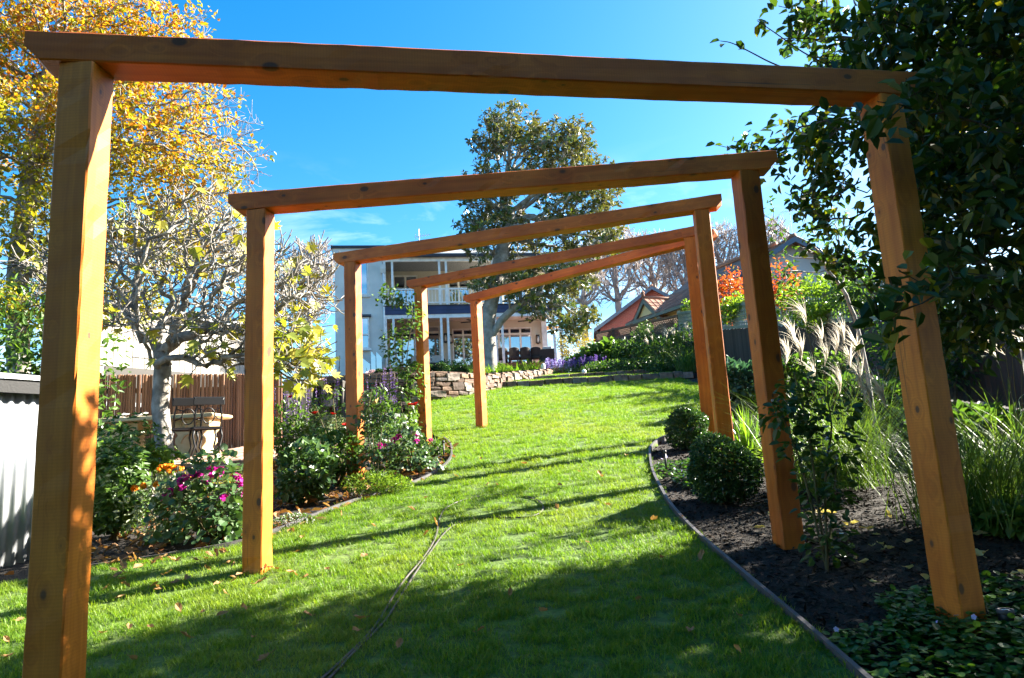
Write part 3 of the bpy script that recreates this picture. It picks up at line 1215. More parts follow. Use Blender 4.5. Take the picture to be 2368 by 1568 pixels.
# ------------------------------------------------------------------ the house at the top of the garden (own axes: x along the front, y inward, z above the deck)
HA = rad(9.5)
H0 = P(892, 851, 34.0)
house = thing('house', 'two-storey pale grey house with white balcony and dark blue band behind the lawn', 'house', H0, HA, local=True)
FRONT, BACKW = -.05, 3.0


def hbox(name, x0, x1, y0, y1, z0, z1, mat, parent=None, bevel=0):
    return obj(name, MB().box(((x0 + x1) / 2, (y0 + y1) / 2, (z0 + z1) / 2), (x1 - x0, y1 - y0, z1 - z0)), M[mat], parent or house, bevel=bevel)


ORG[house.name] = (0, 0, 0)
# projecting left block with window openings cut out of the front face
def holed_wall(name, x0, x1, z0, z1, y0, y1, holes, mat):
    xs = sorted({x0, x1} | {h[0] for h in holes} | {h[1] for h in holes})
    zs = sorted({z0, z1} | {h[2] for h in holes} | {h[3] for h in holes})
    mb_ = MB()
    for a, b in zip(xs, xs[1:]):
        run = None
        for c, d in zip(zs, zs[1:]):
            inside = any(h[0] <= a and b <= h[1] and h[2] <= c and d <= h[3] for h in holes)
            if inside:
                if run:
                    mb_.box(((a + b) / 2, (y0 + y1) / 2, (run[0] + run[1]) / 2), (b - a, y1 - y0, run[1] - run[0]))
                run = None
            else:
                run = (run[0], d) if run else (c, d)
        if run:
            mb_.box(((a + b) / 2, (y0 + y1) / 2, (run[0] + run[1]) / 2), (b - a, y1 - y0, run[1] - run[0]))
    return obj(name, mb_, M[mat], house)


def window(x0, x1, z0, z1, y, n, fr=.07, transom=None, rows=None, parent=None, name='window'):
    """n lights side by side; transom = height where a bar splits off the top lights"""
    mb_ = MB()
    d = .09
    zc, xc = (z0 + z1) / 2, (x0 + x1) / 2
    mb_.box((x0 + fr / 2, y, zc), (fr, d, z1 - z0)).box((x1 - fr / 2, y, zc), (fr, d, z1 - z0))
    mb_.box((xc, y, z1 - fr / 2), (x1 - x0 - 2 * fr, d, fr)).box((xc, y, z0 + fr / 2), (x1 - x0 - 2 * fr, d, fr))
    w = (x1 - x0 - fr) / n
    top = z1 - fr
    if transom:
        mb_.box((xc, y, transom), (x1 - x0 - 2 * fr, d - .004, fr * 1.5))
    for i in range(1, n):
        mb_.box((x0 + fr / 2 + w * i, y, zc), (fr * 1.3, d - .008, z1 - z0 - 2 * fr))
    f = obj(name, mb_, M['white_paint'], house if parent is None else parent)
    for i in range(n):
        a, b = x0 + fr / 2 + w * i + fr * .65, x0 + fr / 2 + w * (i + 1) - fr * .65
        spans = [(z0 + fr, transom - fr * .75), (transom + fr * .75, z1 - fr)] if transom else [(z0 + fr, z1 - fr)]
        for c, e in spans:
            obj('pane', MB().box(((a + b) / 2, y + .012, (c + e) / 2), (b - a, .012, e - c)), M['glass'], f)
    return f


holed_wall('wall', -2.45, -.06, -1.6, 6.0, 0, .3, [(-1.78, -.78, 3.78, 5.6), (-1.75, -.78, 1.0, 2.6)], 'render_grey')
hbox('wall', -2.45, -2.2, .3, 9, -1.6, 6.0, 'render_grey')
hbox('wall', -.31, -.06, .3, 3.0, -1.6, 6.0, 'render_grey')
hbox('cornice', -2.55, .02, -.1, 9, 6.0, 6.22, 'render_grey')
hbox('cornice', -2.62, .08, -.17, 9, 6.222, 6.36, 'dark_gutter')
window(-1.78, -.78, 3.78, 5.6, .1, 1, .08)
hbox('sill', -1.86, -.7, -.07, .09, 3.66, 3.778, 'render_grey')
w_ = window(-1.75, -.78, 1.0, 2.6, -.12, 1, .06, 1.7)
hbox('sill', -1.82, -.70, -.2, .05, .9, .998, 'white_paint')
obj('window_hood', MB().prism([(-.28, 2.62), (.0, 2.62), (.0, 2.78)], -1.85, -.68, 'x'), M['dark_gutter'], house)
# thin dark sheets behind the panes, standing in for unlit rooms
hbox('dark_backing', -2.1, -.4, .7, .75, -.2, 5.9, 'dark_box')
obj('downpipe', MB().tube([(-.02, -.09, 4.9), (-.02, -.09, -.9)], .045, 8), M['white_paint'], house, smooth=True)
obj('rain_head', MB().prism([(-.2, 5.35), (-.2, 5.1), (-.13, 4.88), (.0, 4.88), (.0, 5.35)], -.16, .1, 'x'), M['render_grey'], house)
# verandah
DECK_X1 = 9.2
for j in range(22):                                                     # deck boards run along the front
    obj('deck_board', MB().box(((DECK_X1) / 2 + .03, -.3 + .15 * j + .07, -.02), (DECK_X1 - .02, .142, .036)), M['deck'], house)
for k, z in enumerate((-.11, -.25, -.39, -.53)):
    obj('fascia_board', MB().box((DECK_X1 / 2, -.33 - .012 * k, z), (DECK_X1 - .01 * k, .03, .13)), M['deck'], house)
for k in range(3):
    hbox('deck_step', 5.2, 9.0, -.72 - .32 * k, -.38 - .32 * k, -.26 - .17 * k, -.2 - .17 * k, 'deck')
    hbox('deck_riser', 5.2, 9.0, -.44 - .32 * k, -.41 - .32 * k, -.37 - .17 * k, -.262 - .17 * k, 'deck')
hbox('wall', -.058, DECK_X1 - .25, BACKW + .12, BACKW + .3, 0, 2.93, 'wall_taupe') if False else None
# back walls with door openings
DOORS = [(.12, 2.95, 0, 2.68), (3.62, 4.86, 0, 2.5), (5.6, 8.16, 0, 2.5)]
holed_wall('wall', -.056, 9.0, 0, 2.93, BACKW, BACKW + .22, DOORS, 'wall_taupe')
UP = [(.45, 1.8, 3.2, 5.62), (3.5, 4.7, 3.2, 5.62), (5.9, 8.0, 3.2, 5.62)]
holed_wall('wall', -.056, 9.0, 3.14, 6.0, BACKW, BACKW + .22, UP, 'wall_taupe')
hbox('wall', 8.78, 8.998, BACKW + .22, 9, 0, 6.0, 'render_grey')
hbox('dark_backing', .0, 8.7, BACKW + .9, BACKW + .95, .0, 5.9, 'dark_box')  # dark sheet in place of the unlit interior behind the doors
hbox('room_floor', .0, 8.7, BACKW + .22, BACKW + .9, 2.95, 3.1, 'dark_box')
window(.12, 2.95, 0.01, 2.68, BACKW + .07, 4, .08, 2.32)
window(3.62, 4.86, 0.01, 2.5, BACKW + .07, 2, .08, 2.12)
window(5.6, 8.16, 0.01, 2.5, BACKW + .07, 4, .08, 2.12)
window(.45, 1.8, 3.2, 5.62, BACKW + .07, 2, .08)
window(3.5, 4.7, 3.2, 5.62, BACKW + .07, 2, .08)
window(5.9, 8.0, 3.2, 5.62, BACKW + .07, 3, .08)
hbox('corner_post', 8.72, 9.02, BACKW - .12, BACKW - .003, 0, 2.93, 'white_paint')
hbox('ceiling', -.05, 9.2, .06, BACKW - .002, 2.93, 2.97, 'white_paint')
hbox('ceiling', -.05, 9.2, .06, BACKW - .002, 5.98, 6.02, 'white_paint')
hbox('balcony_floor', -.05, 9.2, .06, BACKW - .002, 3.05, 3.16, 'wall_taupe')
for z0, z1 in ((2.70, 2.915), (2.925, 3.13)):
    hbox('band_board', -.05, 9.24, -.1, .05, z0, z1, 'navy')
hbox('band_cap', -.055, 9.28, -.14, .055, 3.134, 3.18, 'dark_gutter')
hbox('beam', -.05, 9.2, -.07, .055, 2.50, 2.695, 'white_paint')
hbox('beam', -.05, 9.2, -.07, .055, 5.52, 5.68, 'white_paint')
hbox('gutter', -.05, 9.5, -.32, -.16, 5.70, 5.86, 'dark_gutter', bevel=.02)
hbox('soffit', -.05, 9.45, -.16, .056, 5.685, 5.72, 'white_paint')
obj('orange_lining', MB().box((9.5, 5.2, 2.8), (1.0, 4.2, .06), Matrix.Rotation(rad(8), 3, 'X')), M['cedar_lining'], house)
# hipped roof
mb = MB()
ex0, ex1, ey0, ey1, rz_, ez = -.05, 9.55, -.3, 9.4, 7.55, 5.84
mb.add([(ex0, ey0, ez), (ex1, ey0, ez), (ex1, ey1, ez), (ex0, ey1, ez), (2.2, 4.55, rz_), (6.2, 4.55, rz_)], [(0, 1, 5, 4), (1, 2, 5), (2, 3, 4, 5), (3, 0, 4), (3, 2, 1, 0)])
roof = obj('roof', mb, M['roof_slate'], house)
# columns in pairs, both storeys
col_me = MB().box((0, 0, 1.25), (.12, .12, 2.5)).mesh('column', M['white_paint'])
col_up = MB().box((0, 0, 1.17), (.11, .11, 2.34)).mesh('column', M['white_paint'])
for x in (0.0, .39, 2.81, 3.16, 5.62, 5.97, 8.72, 9.06):
    inst('column', col_me, house, (x + .04, -.005, 0))
    inst('column', col_up, house, (x + .04, -.005, 3.182))
hbox('handrail', .06, 9.1, -.055, .045, 4.0, 4.08, 'white_paint')
hbox('bottom_rail', .06, 9.1, -.04, .03, 3.29, 3.36, 'white_paint')
bal = MB().box((0, 0, .32), (.045, .04, .64)).mesh('baluster', M['white_paint'])
for k in range(51):
    inst('baluster', bal, house, (.2 + .172 * k, -.005, 3.36))
# roof aerial
an = MB().tube([(1.95, 2.6, 6.5), (1.95, 2.6, 8.2)], .022, 6)
for k in range(6):
    L = .5 - .06 * k
    an.tube([(1.95 - .2 + .14 * k, 2.6 - L, 7.75 + .02 * k), (1.95 - .2 + .14 * k, 2.6 + L, 7.75 + .02 * k)], .012, 4)
an.tube([(1.7, 2.6, 7.72), (2.6, 2.6, 7.86)], .014, 5).tube([(1.95, 2.25, 8.15), (1.95, 2.95, 8.15)], .012, 4)
o = obj('aerial', an, M['galv'], house)

def world_of(x, y, z):
    c, s = math.cos(HA), math.sin(HA)
    return Vector((H0.x + c * x - s * y, H0.y + s * x + c * y, H0.z + z))


# lanterns, fans
def lantern(x, z, lab):
    t = thing('wall_lantern', lab, 'lantern', world_of(x, BACKW - .1, z), HA, group='verandah wall lanterns', local=True)
    mb_ = MB()
    for sx in (-.1, .1):
        for sy in (-.08, .06):
            mb_.tube([(sx * .7, sy * .7, .22), (sx, sy, -.2)], .012, 4)
    mb_.box((0, -.01, .24), (.2, .17, .03)).box((0, -.01, -.21), (.24, .2, .02)).box((0, .085, 0), (.12, .03, .5))
    obj('cage', mb_, M['black_iron'], t)
    obj('glass', MB().lathe([(.05, -.19), (.075, -.1), (.06, .1), (.03, .2)], 10), M['lamp_glass'], t, smooth=True)


lantern(3.24, 1.95, 'black wall lantern on the pier left of the verandah door')
lantern(3.52, 1.9, 'black wall lantern close beside the door frame, right of its twin')
lantern(8.47, 1.75, 'black wall lantern at the right end of the verandah wall')


def fan(x, y, lab):
    t = thing('ceiling_fan', lab, 'ceiling fan', world_of(x, y, 2.93), HA, group='verandah ceiling fans', local=True)
    obj('rod', MB().tube([(0, 0, 0), (0, 0, -.28)], .02, 6), M['black_iron'], t)
    obj('motor', MB().lathe([(.03, -.28), (.1, -.31), (.11, -.38), (.06, -.42), (.02, -.43)], 12), M['black_iron'], t, smooth=True)
    bl = MB().box((.42, 0, 0), (.7, .13, .012), Matrix.Rotation(.2, 3, 'X')).mesh('blade', M['black_iron'])
    for k in range(5):
        inst('blade', bl, t, (0, 0, -.35), (0, 0, k * 2 * PI / 5 + .3))


fan(4.75, 1.5, 'dark ceiling fan over the middle of the verandah')
fan(7.9, 1.5, 'dark ceiling fan over the outdoor dining table')


# deck furniture
def wicker_chair(x, y, rz, lab, w=.54):
    t = thing('wicker_chair', lab, 'chair', world_of(x, y, 0.0), HA + rz, group='wicker chairs at the verandah table', local=True)
    obj('seat', MB().box((0, 0, .36), (w, .54, .16)), M['wicker'], t, bevel=.03)
    obj('backrest', MB().add(*curved_panel(w, .56, .44, .9)), M['wicker'], t, bevel=.015)
    lg = MB().box((0, 0, .14), (.05, .05, .28)).mesh('leg', M['wicker'])
    for sx in (-1, 1):
        for sy in (-1, 1):
            inst('leg', lg, t, (sx * (w / 2 - .05), sy * .21, 0))


def curved_panel(w, d, z0, z1):
    v, f = [], []
    n = 8
    for i in range(n + 1):
        a = -1 + 2 * i / n
        x = a * w / 2
        y = -.26 + .12 * a * a
        for (dy, z) in ((0, z0), (0, z1 - .06 * a * a), (.05, z1 - .06 * a * a), (.05, z0)):
            v.append((x, y + dy - (z - z0) * .12, z))
    for i in range(n):
        for j in range(4):
            f.append((i * 4 + j, i * 4 + (j + 1) % 4, (i + 1) * 4 + (j + 1) % 4, (i + 1) * 4 + j))
    f += [(3, 2, 1, 0), (n * 4, n * 4 + 1, n * 4 + 2, n * 4 + 3)]
    return v, f


wicker_chair(6.0, .45, 0, 'wicker verandah chair half hidden by the magnolia trunk')
wicker_chair(6.62, .45, 0, 'wicker verandah chair, second from the magnolia trunk')
wicker_chair(7.2, .45, 0, 'wicker verandah chair, third from the magnolia trunk')
wicker_chair(7.86, .5, -.5, 'wicker verandah chair turned aside next to the armchair', .58)
t = thing('dining_table', 'long slate-blue outdoor dining table behind the wicker chairs', 'table', world_of(6.8, 1.15, 0), HA, local=True)
obj('tabletop', MB().box((0, 0, .74), (2.3, .95, .05)), M['table_blue'], t)
for sx in (-.55, .72):
    obj('leg', MB().box((sx, -.1, .36), (.14, .6, .71)), M['table_blue'], t)
t = thing('wicker_armchair', 'low dark wicker armchair with pale cushion at the deck corner', 'armchair', world_of(8.42, .5, 0), HA - .3, local=True)
obj('frame', MB().box((0, 0, .22), (.82, .8, .36)).box((-.36, 0, .48), (.1, .8, .2)).box((.36, 0, .52), (.1, .8, .26)).box((0, -.36, .56), (.84, .1, .4)), M['wicker'], t, bevel=.03)
obj('cushion', MB().box((0, .05, .46), (.58, .6, .12)).box((0.05, -.22, .78), (.5, .14, .26)), M['cushion'], t, bevel=.05)
t = thing('outdoor_sofa', 'dark sofa with pale cushions against the left verandah doors', 'sofa', world_of(2.1, 1.7, 0), HA, local=True)
obj('frame', MB().box((0, 0, .2), (1.9, .85, .34)).box((0, .38, .5), (1.9, .12, .5)).box((-.9, 0, .42), (.12, .85, .3)).box((.9, 0, .42), (.12, .85, .3)), M['wicker'], t, bevel=.03)
for sx in (-.55, 0.0, .55):
    obj('cushion', MB().box((sx, -.03, .44), (.54, .66, .14)).box((sx, .26, .68), (.52, .16, .36)), M['cushion'], t, bevel=.05)
# glass balustrade beside the steps at the left
t = thing('glass_balustrade', 'frameless glass balustrade by the steps left of the verandah', 'balustrade', world_of(-.6, -.6, -.5), HA, local=True)
for k, (x0, x1, h) in enumerate(((-.52, -.15, .85), (-.1, .12, 1.2), (.16, .42, 1.15))):
    obj('pane', MB().prism([(x0, 0), (x1, 0), (x1, h - .2), (x0, h + .1)], -.01, .012, 'y'), M['glass'], t)
obj('post', MB().tube([(-.75, 0, 0), (-.75, 0, 1.0)], .02, 6).tube([(-.75, 0, 1.0), (-.83, 0, 1.02)], .03, 6), M['black_iron'], t)

# ------------------------------------------------------------------ curved dry-stone wall, stone by stone
def poly_at(pts, s):
    for (a, b) in zip(pts, pts[1:]):
        L = math.hypot(b[0] - a[0], b[1] - a[1])
        if s <= L:
            k = s / L
            return a[0] + (b[0] - a[0]) * k, a[1] + (b[1] - a[1]) * k, math.atan2(b[1] - a[1], b[0] - a[0])
        s -= L
    return pts[-1][0], pts[-1][1], math.atan2(pts[-1][1] - pts[-2][1], pts[-1][0] - pts[-2][0])


def smooth_poly(pts, it=2):
    for _ in range(it):
        q = [pts[0]]
        for a, b in zip(pts, pts[1:]):
            q += [tuple(a[i] * .75 + b[i] * .25 for i in range(len(a))), tuple(a[i] * .25 + b[i] * .75 for i in range(len(a)))]
        pts = q + [pts[-1]]
    return pts


wl_ = smooth_poly(WALL)
WLEN = sum(math.hypot(b[0] - a[0], b[1] - a[1]) for a, b in zip(wl_, wl_[1:]))


def wall_top(s):
    k = s / WLEN
    return 3.40 + .05 * math.sin(k * 3) + .70 * max(0, k - .45) / .55


def stone_piece(w, h, d, rs_, keep=.012):
    """an irregular flat-faced stone, long side x, front towards -y"""
    n = rs_.randint(5, 8)
    base = [(-w / 2, -h / 2), (0, -h / 2), (w / 2, -h / 2), (w / 2, 0), (w / 2, h / 2), (.1 * w, h / 2), (-w / 2, h / 2), (-w / 2, .1 * h)]
    pts = [(x * (1 - rs_.rand() * .12) + keep * rs_.normal() * .3, z * (1 - rs_.rand() * .16)) for x, z in base]
    k = len(pts)
    v = [(x * .93, -d / 2 - rs_.rand() * .02, z * .9) for x, z in pts] + [(x, -d / 2 + .025, z) for x, z in pts] + [(x, d / 2, z) for x, z in pts]
    f = [tuple(range(k))]
    for r_ in range(2):
        for j in range(k):
            j2 = (j + 1) % k
            f.append((r_ * k + j, (r_ + 1) * k + j, (r_ + 1) * k + j2, r_ * k + j2))
    f.append(tuple(range(3 * k - 1, 2 * k - 1, -1)))
    return MB().add(v, f)


wroot = thing('stone_retaining_wall', 'low curved dry-stone retaining wall below the magnolia', 'stone wall', (-1.2, 17.2, 2.9), local=True)
wr = Vector(wroot.location)
# mortar core behind the stones
mb = MB()
cv, cf = [], []
SS = np.linspace(0, WLEN, 44)
for s in SS:
    x, y, a = poly_at(wl_, s)
    nx_, ny_ = math.sin(a), -math.cos(a)
    zt = wall_top(s) - .03
    zb = T(x + nx_ * .2, y + ny_ * .2) - .25
    for (o_, z) in ((-.02, zb), (-.02, zt), (-.3, zt), (-.3, zb)):
        cv.append((x + nx_ * o_ - wr.x, y + ny_ * o_ - wr.y, z - wr.z))
for i in range(len(SS) - 1):
    for j in range(4):
        cf.append((i * 4 + j, (i + 1) * 4 + j, (i + 1) * 4 + (j + 1) % 4, i * 4 + (j + 1) % 4))
n4 = (len(SS) - 1) * 4
cf += [(0, 1, 2, 3), (n4 + 3, n4 + 2, n4 + 1, n4)]
obj('core', MB().add(cv, cf), M['soil'], wroot)
rs = np.random.RandomState(5)
for row in range(8):
    s = -.1 + rs.rand() * .2
    hrow = .11
    while s < WLEN:
        w = rs.uniform(.14, .5)
        x, y, a = poly_at(wl_, s + w / 2)
        nx_, ny_ = math.sin(a), -math.cos(a)
        zt = wall_top(s + w / 2)
        z = zt - .055 - row * hrow
        gz = T(x + nx_ * .2, y + ny_ * .2)
        if z > gz - .05 and s + w / 2 < WLEN:
            h = hrow * (rs.uniform(1.5, 2.1) if (rs.rand() < .2 and row < 7) else rs.uniform(.8, 1.12))
            o = obj('stone', stone_piece(w, h, .2, rs), M['stone'], wroot)
            prou = rs.uniform(.0, .05) + (.035 if h > .15 else 0)
            o.location = Vector((x + nx_ * prou, y + ny_ * prou, z - (h - hrow) / 2)) - wr
            o.rotation_euler = (0, rs.normal() * .09, a + rs.normal() * .06)
        s += w * .985
s = 0
while s < WLEN:                                   # coping
    w = rs.uniform(.35, .7)
    x, y, a = poly_at(wl_, s + w / 2)
    nx_, ny_ = math.sin(a), -math.cos(a)
    o = obj('coping_stone', stone_piece(w * 1.02, .06, .36, rs), M['stone'], wroot)
    o.location = Vector((x - nx_ * .1, y - ny_ * .1, wall_top(s + w / 2) + .01)) - wr
    o.rotation_euler = (0, 0, a)
    s += w

# stone-edged lawn terraces
def edging(y, x0, x1, lab, seed, hgt):
    rs_ = np.random.RandomState(seed)
    t_ = thing('stone_step_edging', lab, 'stone edging', ((x0 + x1) / 2, y, T((x0 + x1) / 2, y - .1)), local=True)
    x = x0
    tl = Vector(t_.location)
    while x < x1:
        w = rs_.uniform(.22, .55)
        o_ = obj('stone', stone_piece(w, hgt * rs_.uniform(.9, 1.1), .26, rs_), M['stone'], t_)
        o_.location = Vector((x + w / 2, y + .02 + rs_.normal() * .015, T(x + w / 2, y + .1) - hgt / 2 + .01 + rs_.normal() * .01)) - tl
        o_.rotation_euler = (0, rs_.normal() * .02, rs_.normal() * .05)
        x += w * .99


edging(19.0, -.45, 4.7, 'lower row of stones edging the lawn terrace', 21, .19)
edging(21.3, .55, 4.6, 'upper row of stones edging the lawn terrace below the purple flowers', 22, .17)

# small things on the wall and the terrace
t = thing('bollard_light', 'white round-topped light standing on the end of the stone wall', 'garden light', P(1256, 857, 22.6), local=True)
obj('body', MB().lathe([(.065, -.05), (.07, 0), (.07, .17), (.06, .21), (.035, .235), (.005, .245)], 14), M['white_plastic'], t, smooth=True)
obj('base', MB().lathe([(.085, -.06), (.085, -.01), (.071, .0)], 14), M['galv'], t, smooth=True)
q = G(1351, 872)
t = thing('white_ball', 'white ball lying on the upper lawn terrace', 'ball', (q.x, q.y, q.z), local=True)
mbb = MB().lathe([(.001, .0), (.04, .012), (.066, .04), (.075, .078), (.066, .115), (.04, .143), (.001, .155)], 14)
obj('shell', mbb, M['white_plastic'], t, smooth=True)
obj('seam', MB().tube([(.0765 * math.cos(a), .0765 * math.sin(a), .078) for a in np.linspace(0, 2 * PI, 20)], .003, 4), M['galv'], t)

# ------------------------------------------------------------------ neighbours' houses beyond the right fence
def tile_mesh(w, l):
    v, f = [], []
    prof = [(-w / 2, .0), (-w / 4, .035), (0, .015), (w / 4, .035), (w / 2, .0)]
    for k, (dy, dz) in enumerate(((0, .03), (l * 1.1, 0.0))):
        for x, z in prof:
            v.append((x, dy, z + dz))
    for x, z in prof:
        v.append((x, 0, z + .03 - .035))
    for j in range(4):
        f.append((j, j + 1, 5 + j + 1, 5 + j))
        f.append((10 + j, 10 + j + 1, j + 1, j))
    return MB().add(v, f).mesh('roof_tile', M['terracotta'])


TILE = tile_mesh(.3, .34)


def gable_house(name, label, loc, rz, hw, depth, eave, pitch, wall, barge, roofm, over=.45, base=-6.0):
    """gable end facing local -y; ridge runs back along +y; z=0 at the eaves; returns root"""
    t_ = thing(name, label, 'house', loc, rz, local=True)
    rise = hw * math.tan(pitch)
    obj('wall', MB().prism([(-hw, base), (hw, base), (hw, 0), (0, rise), (-hw, 0)], 0, depth, 'y'), M[wall], t_)
    ow, oz = hw + over, -over * math.tan(pitch)
    th = .1
    for sgn, nm in ((-1, 'roof_slope'), (1, 'roof_slope')):
        v = [(0, -over, rise + .05), (0, depth, rise + .05), (sgn * ow, depth, oz + .05), (sgn * ow, -over, oz + .05)]
        v += [(x, y, z + th) for x, y, z in v]
        obj(nm, MB().add(v, [(0, 1, 2, 3), (7, 6, 5, 4), (0, 4, 5, 1), (1, 5, 6, 2), (2, 6, 7, 3), (3, 7, 4, 0)]), M[roofm], t_)
        b = MB()
        b.add([(0, -over - .03, rise + .12), (sgn * ow, -over - .03, oz + .12), (sgn * ow, -over - .03, oz - .12), (0, -over - .03, rise - .1),
               (0, -over + .01, rise + .12), (sgn * ow, -over + .01, oz + .12), (sgn * ow, -over + .01, oz - .12), (0, -over + .01, rise - .1)],
              [(0, 1, 2, 3), (7, 6, 5, 4), (0, 4, 5, 1), (1, 5, 6, 2), (2, 6, 7, 3), (3, 7, 4, 0)])
        obj('bargeboard', b, M[barge], t_)
    obj('ridge', MB().tube([(0, -over, rise + .17), (0, depth, rise + .17)], .1, 8), M['terracotta'], t_, smooth=True)
    return t_, rise, oz


def apex_house(name, label, u, v, d, hw, pitch, **kw):
    p = P(u, v, d)
    rise = hw * math.tan(pitch)
    rz = kw.pop('rz', 0)
    return gable_house(name, label, (p.x, p.y, p.z - rise - .1), rz, hw, kw.pop('depth', 9), 0, pitch, kw['wall'], kw['barge'], kw['roofm'], kw.get('over', .45))


M['tile_flat'] = plain('weathered_tile_roof', [(.15, .085, .065), (.25, .13, .09), (.33, .19, .135)], 9, .85, .6, 9, bdist=.04)
A_, rise_, _ = apex_house('brick_house', 'red brick gabled house with slate-blue bargeboards beyond the fence', 1505, 666, 45, 3.6, rad(33), rz=rad(-6), wall='brick', barge='barge_blue', roofm='tile_flat')
C_, rc_, _ = apex_house('rendered_house', 'tall pale rendered gable house seen above the red-leaved shrub at right', 1825, 556, 27, 3.3, rad(29), rz=rad(4), wall='grey_blue_wall', barge='barge_blue', roofm='tile_flat')
D_, rd_, _ = apex_house('rendered_garage', 'lower rendered gable with brown tiles between two pergola posts', 1722, 640, 26.5, 1.9, rad(32), rz=rad(4), wall='grey_blue_wall', barge='barge_blue', roofm='tile_flat', depth=7)
pa = P(1826, 500, 29)
an = MB().tube([(0, 0, -1.1), (0, 0, .5)], .015, 5).tube([(-.4, 0, .2), (.4, .1, .28)], .01, 4)
for k in range(6):
    an.tube([(-.35 + .14 * k, -.35, .2 + .015 * k), (-.35 + .14 * k, .35, .2 + .015 * k)], .008, 4)
o = obj('roof_aerial', an, M['galv'])
o.location = pa
tag(o, 'thin television aerial above the pale rendered house', 'aerial')

# cream house: eaves run along the fence, tiled roof above, small gable dormer
e0, e1 = P(1596, 702, 28.2), P(1455, 750, 32.4)
ez_ = (e0.z + e1.z) / 2
dv = Vector((e0.x - e1.x, e0.y - e1.y, 0))
LB = dv.length + .8
angB = math.atan2(dv.y, dv.x)
B_ = thing('cream_house', 'cream rendered house with terracotta tile roof and a small gable above the lattice fence', 'house', (e1.x, e1.y, ez_), angB, local=True)
# local x runs from the far end to the near end along the eaves, local y: away from the garden (checked: left normal is garden side)
sg = 1.0
obj('wall', MB().box((LB / 2, sg * 3.4, -3.0), (LB - .3, 6.0, 5.9)), M['cream'], B_)
obj('gutter', MB().box((LB / 2, -.08, -.02), (LB + .3, .14, .14)), M['barge_green'], B_)
obj('eave_soffit', MB().box((LB / 2, .25, -.06), (LB, .5, .03)), M['cream'], B_)
pb = rad(31)
v = [(-.2, 0, .02), (LB + .2, 0, .02), (LB + .2, 4.2, .02 + 4.2 * math.tan(pb)), (-.2, 4.2, .02 + 4.2 * math.tan(pb))]
v += [(-.2, 8.4, .02), (LB + .2, 8.4, .02)]
obj('roof_base', MB().add(v, [(0, 1, 2, 3), (3, 2, 5, 4), (0, 3, 4), (1, 5, 2)]), M['tile_flat'], B_)
ct = 0
for r_ in range(9):
    for k in range(int(LB / .3)):
        x = .0 + .3 * k + (.15 if r_ % 2 else 0)
        y = .3 * math.cos(pb) * r_
        inst('roof_tile', TILE, B_, (x, y - .03, .06 + y * math.tan(pb)), (pb, 0, 0))
        ct += 1
obj('ridge', MB().tube([(-.2, 4.2, .1 + 4.2 * math.tan(pb)), (LB + .2, 4.2, .1 + 4.2 * math.tan(pb))], .12, 8), M['terracotta'], B_, smooth=True)
# dormer-like small gable standing forward of the eaves
ga = P(1487, 694, 31.2)
G_ = thing('gable_porch', 'small cream gable with green-grey bargeboards in front of the tiled roof', 'porch', (ga.x, ga.y, ga.z - 1.3), angB, local=True)
obj('gable_wall', MB().prism([(-1.25, -1.6), (1.25, -1.6), (1.25, 0), (0, 1.2), (-1.25, 0)], .1, 1.6, 'y'), M['cream'], G_)
for sgn in (-1, 1):
    v = [(0, 0, 1.28), (0, 2.7, 1.28), (sgn * 1.62, 2.7, -.28), (sgn * 1.62, 0, -.28)]
    v += [(x, y, z + .07) for x, y, z in v]
    obj('roof_slope', MB().add(v, [(0, 1, 2, 3), (7, 6, 5, 4), (0, 4, 5, 1), (1, 5, 6, 2), (2, 6, 7, 3), (3, 7, 4, 0)]), M['tile_flat'], G_)
    b = MB().add([(0, -.04, 1.36), (sgn * 1.64, -.04, -.2), (sgn * 1.64, -.04, -.42), (0, -.04, 1.13), (0, 0, 1.36), (sgn * 1.64, 0, -.2), (sgn * 1.64, 0, -.42), (0, 0, 1.13)],
                 [(0, 1, 2, 3), (7, 6, 5, 4), (0, 4, 5, 1), (1, 5, 6, 2), (2, 6, 7, 3), (3, 7, 4, 0)])
    obj('bargeboard', b, M['barge_green'], G_)
    pg = math.atan2(1.56, 1.62)
    for r_ in range(7):
        for k in range(9):
            d_ = 2.2 - .3 * r_
            inst('roof_tile', TILE, G_, (sgn * d_ * math.cos(pg) * 1.0, .1 + .3 * k, 1.36 - d_ * math.sin(pg) + .02), (Matrix.Rotation(sgn * PI / 2, 3, 'Z') @ Matrix.Rotation(pg, 3, 'X')).to_euler())
rdg = MB().tube([(0, 0, 1.42), (0, 2.7, 1.42)], .09, 8)
rdg.lathe([(.05, 0), (.09, .05), (.06, .14), (.1, .2), (.02, .3)], 8, (0, 0, 1.45))
obj('ridge', rdg, M['terracotta'], G_, smooth=True)

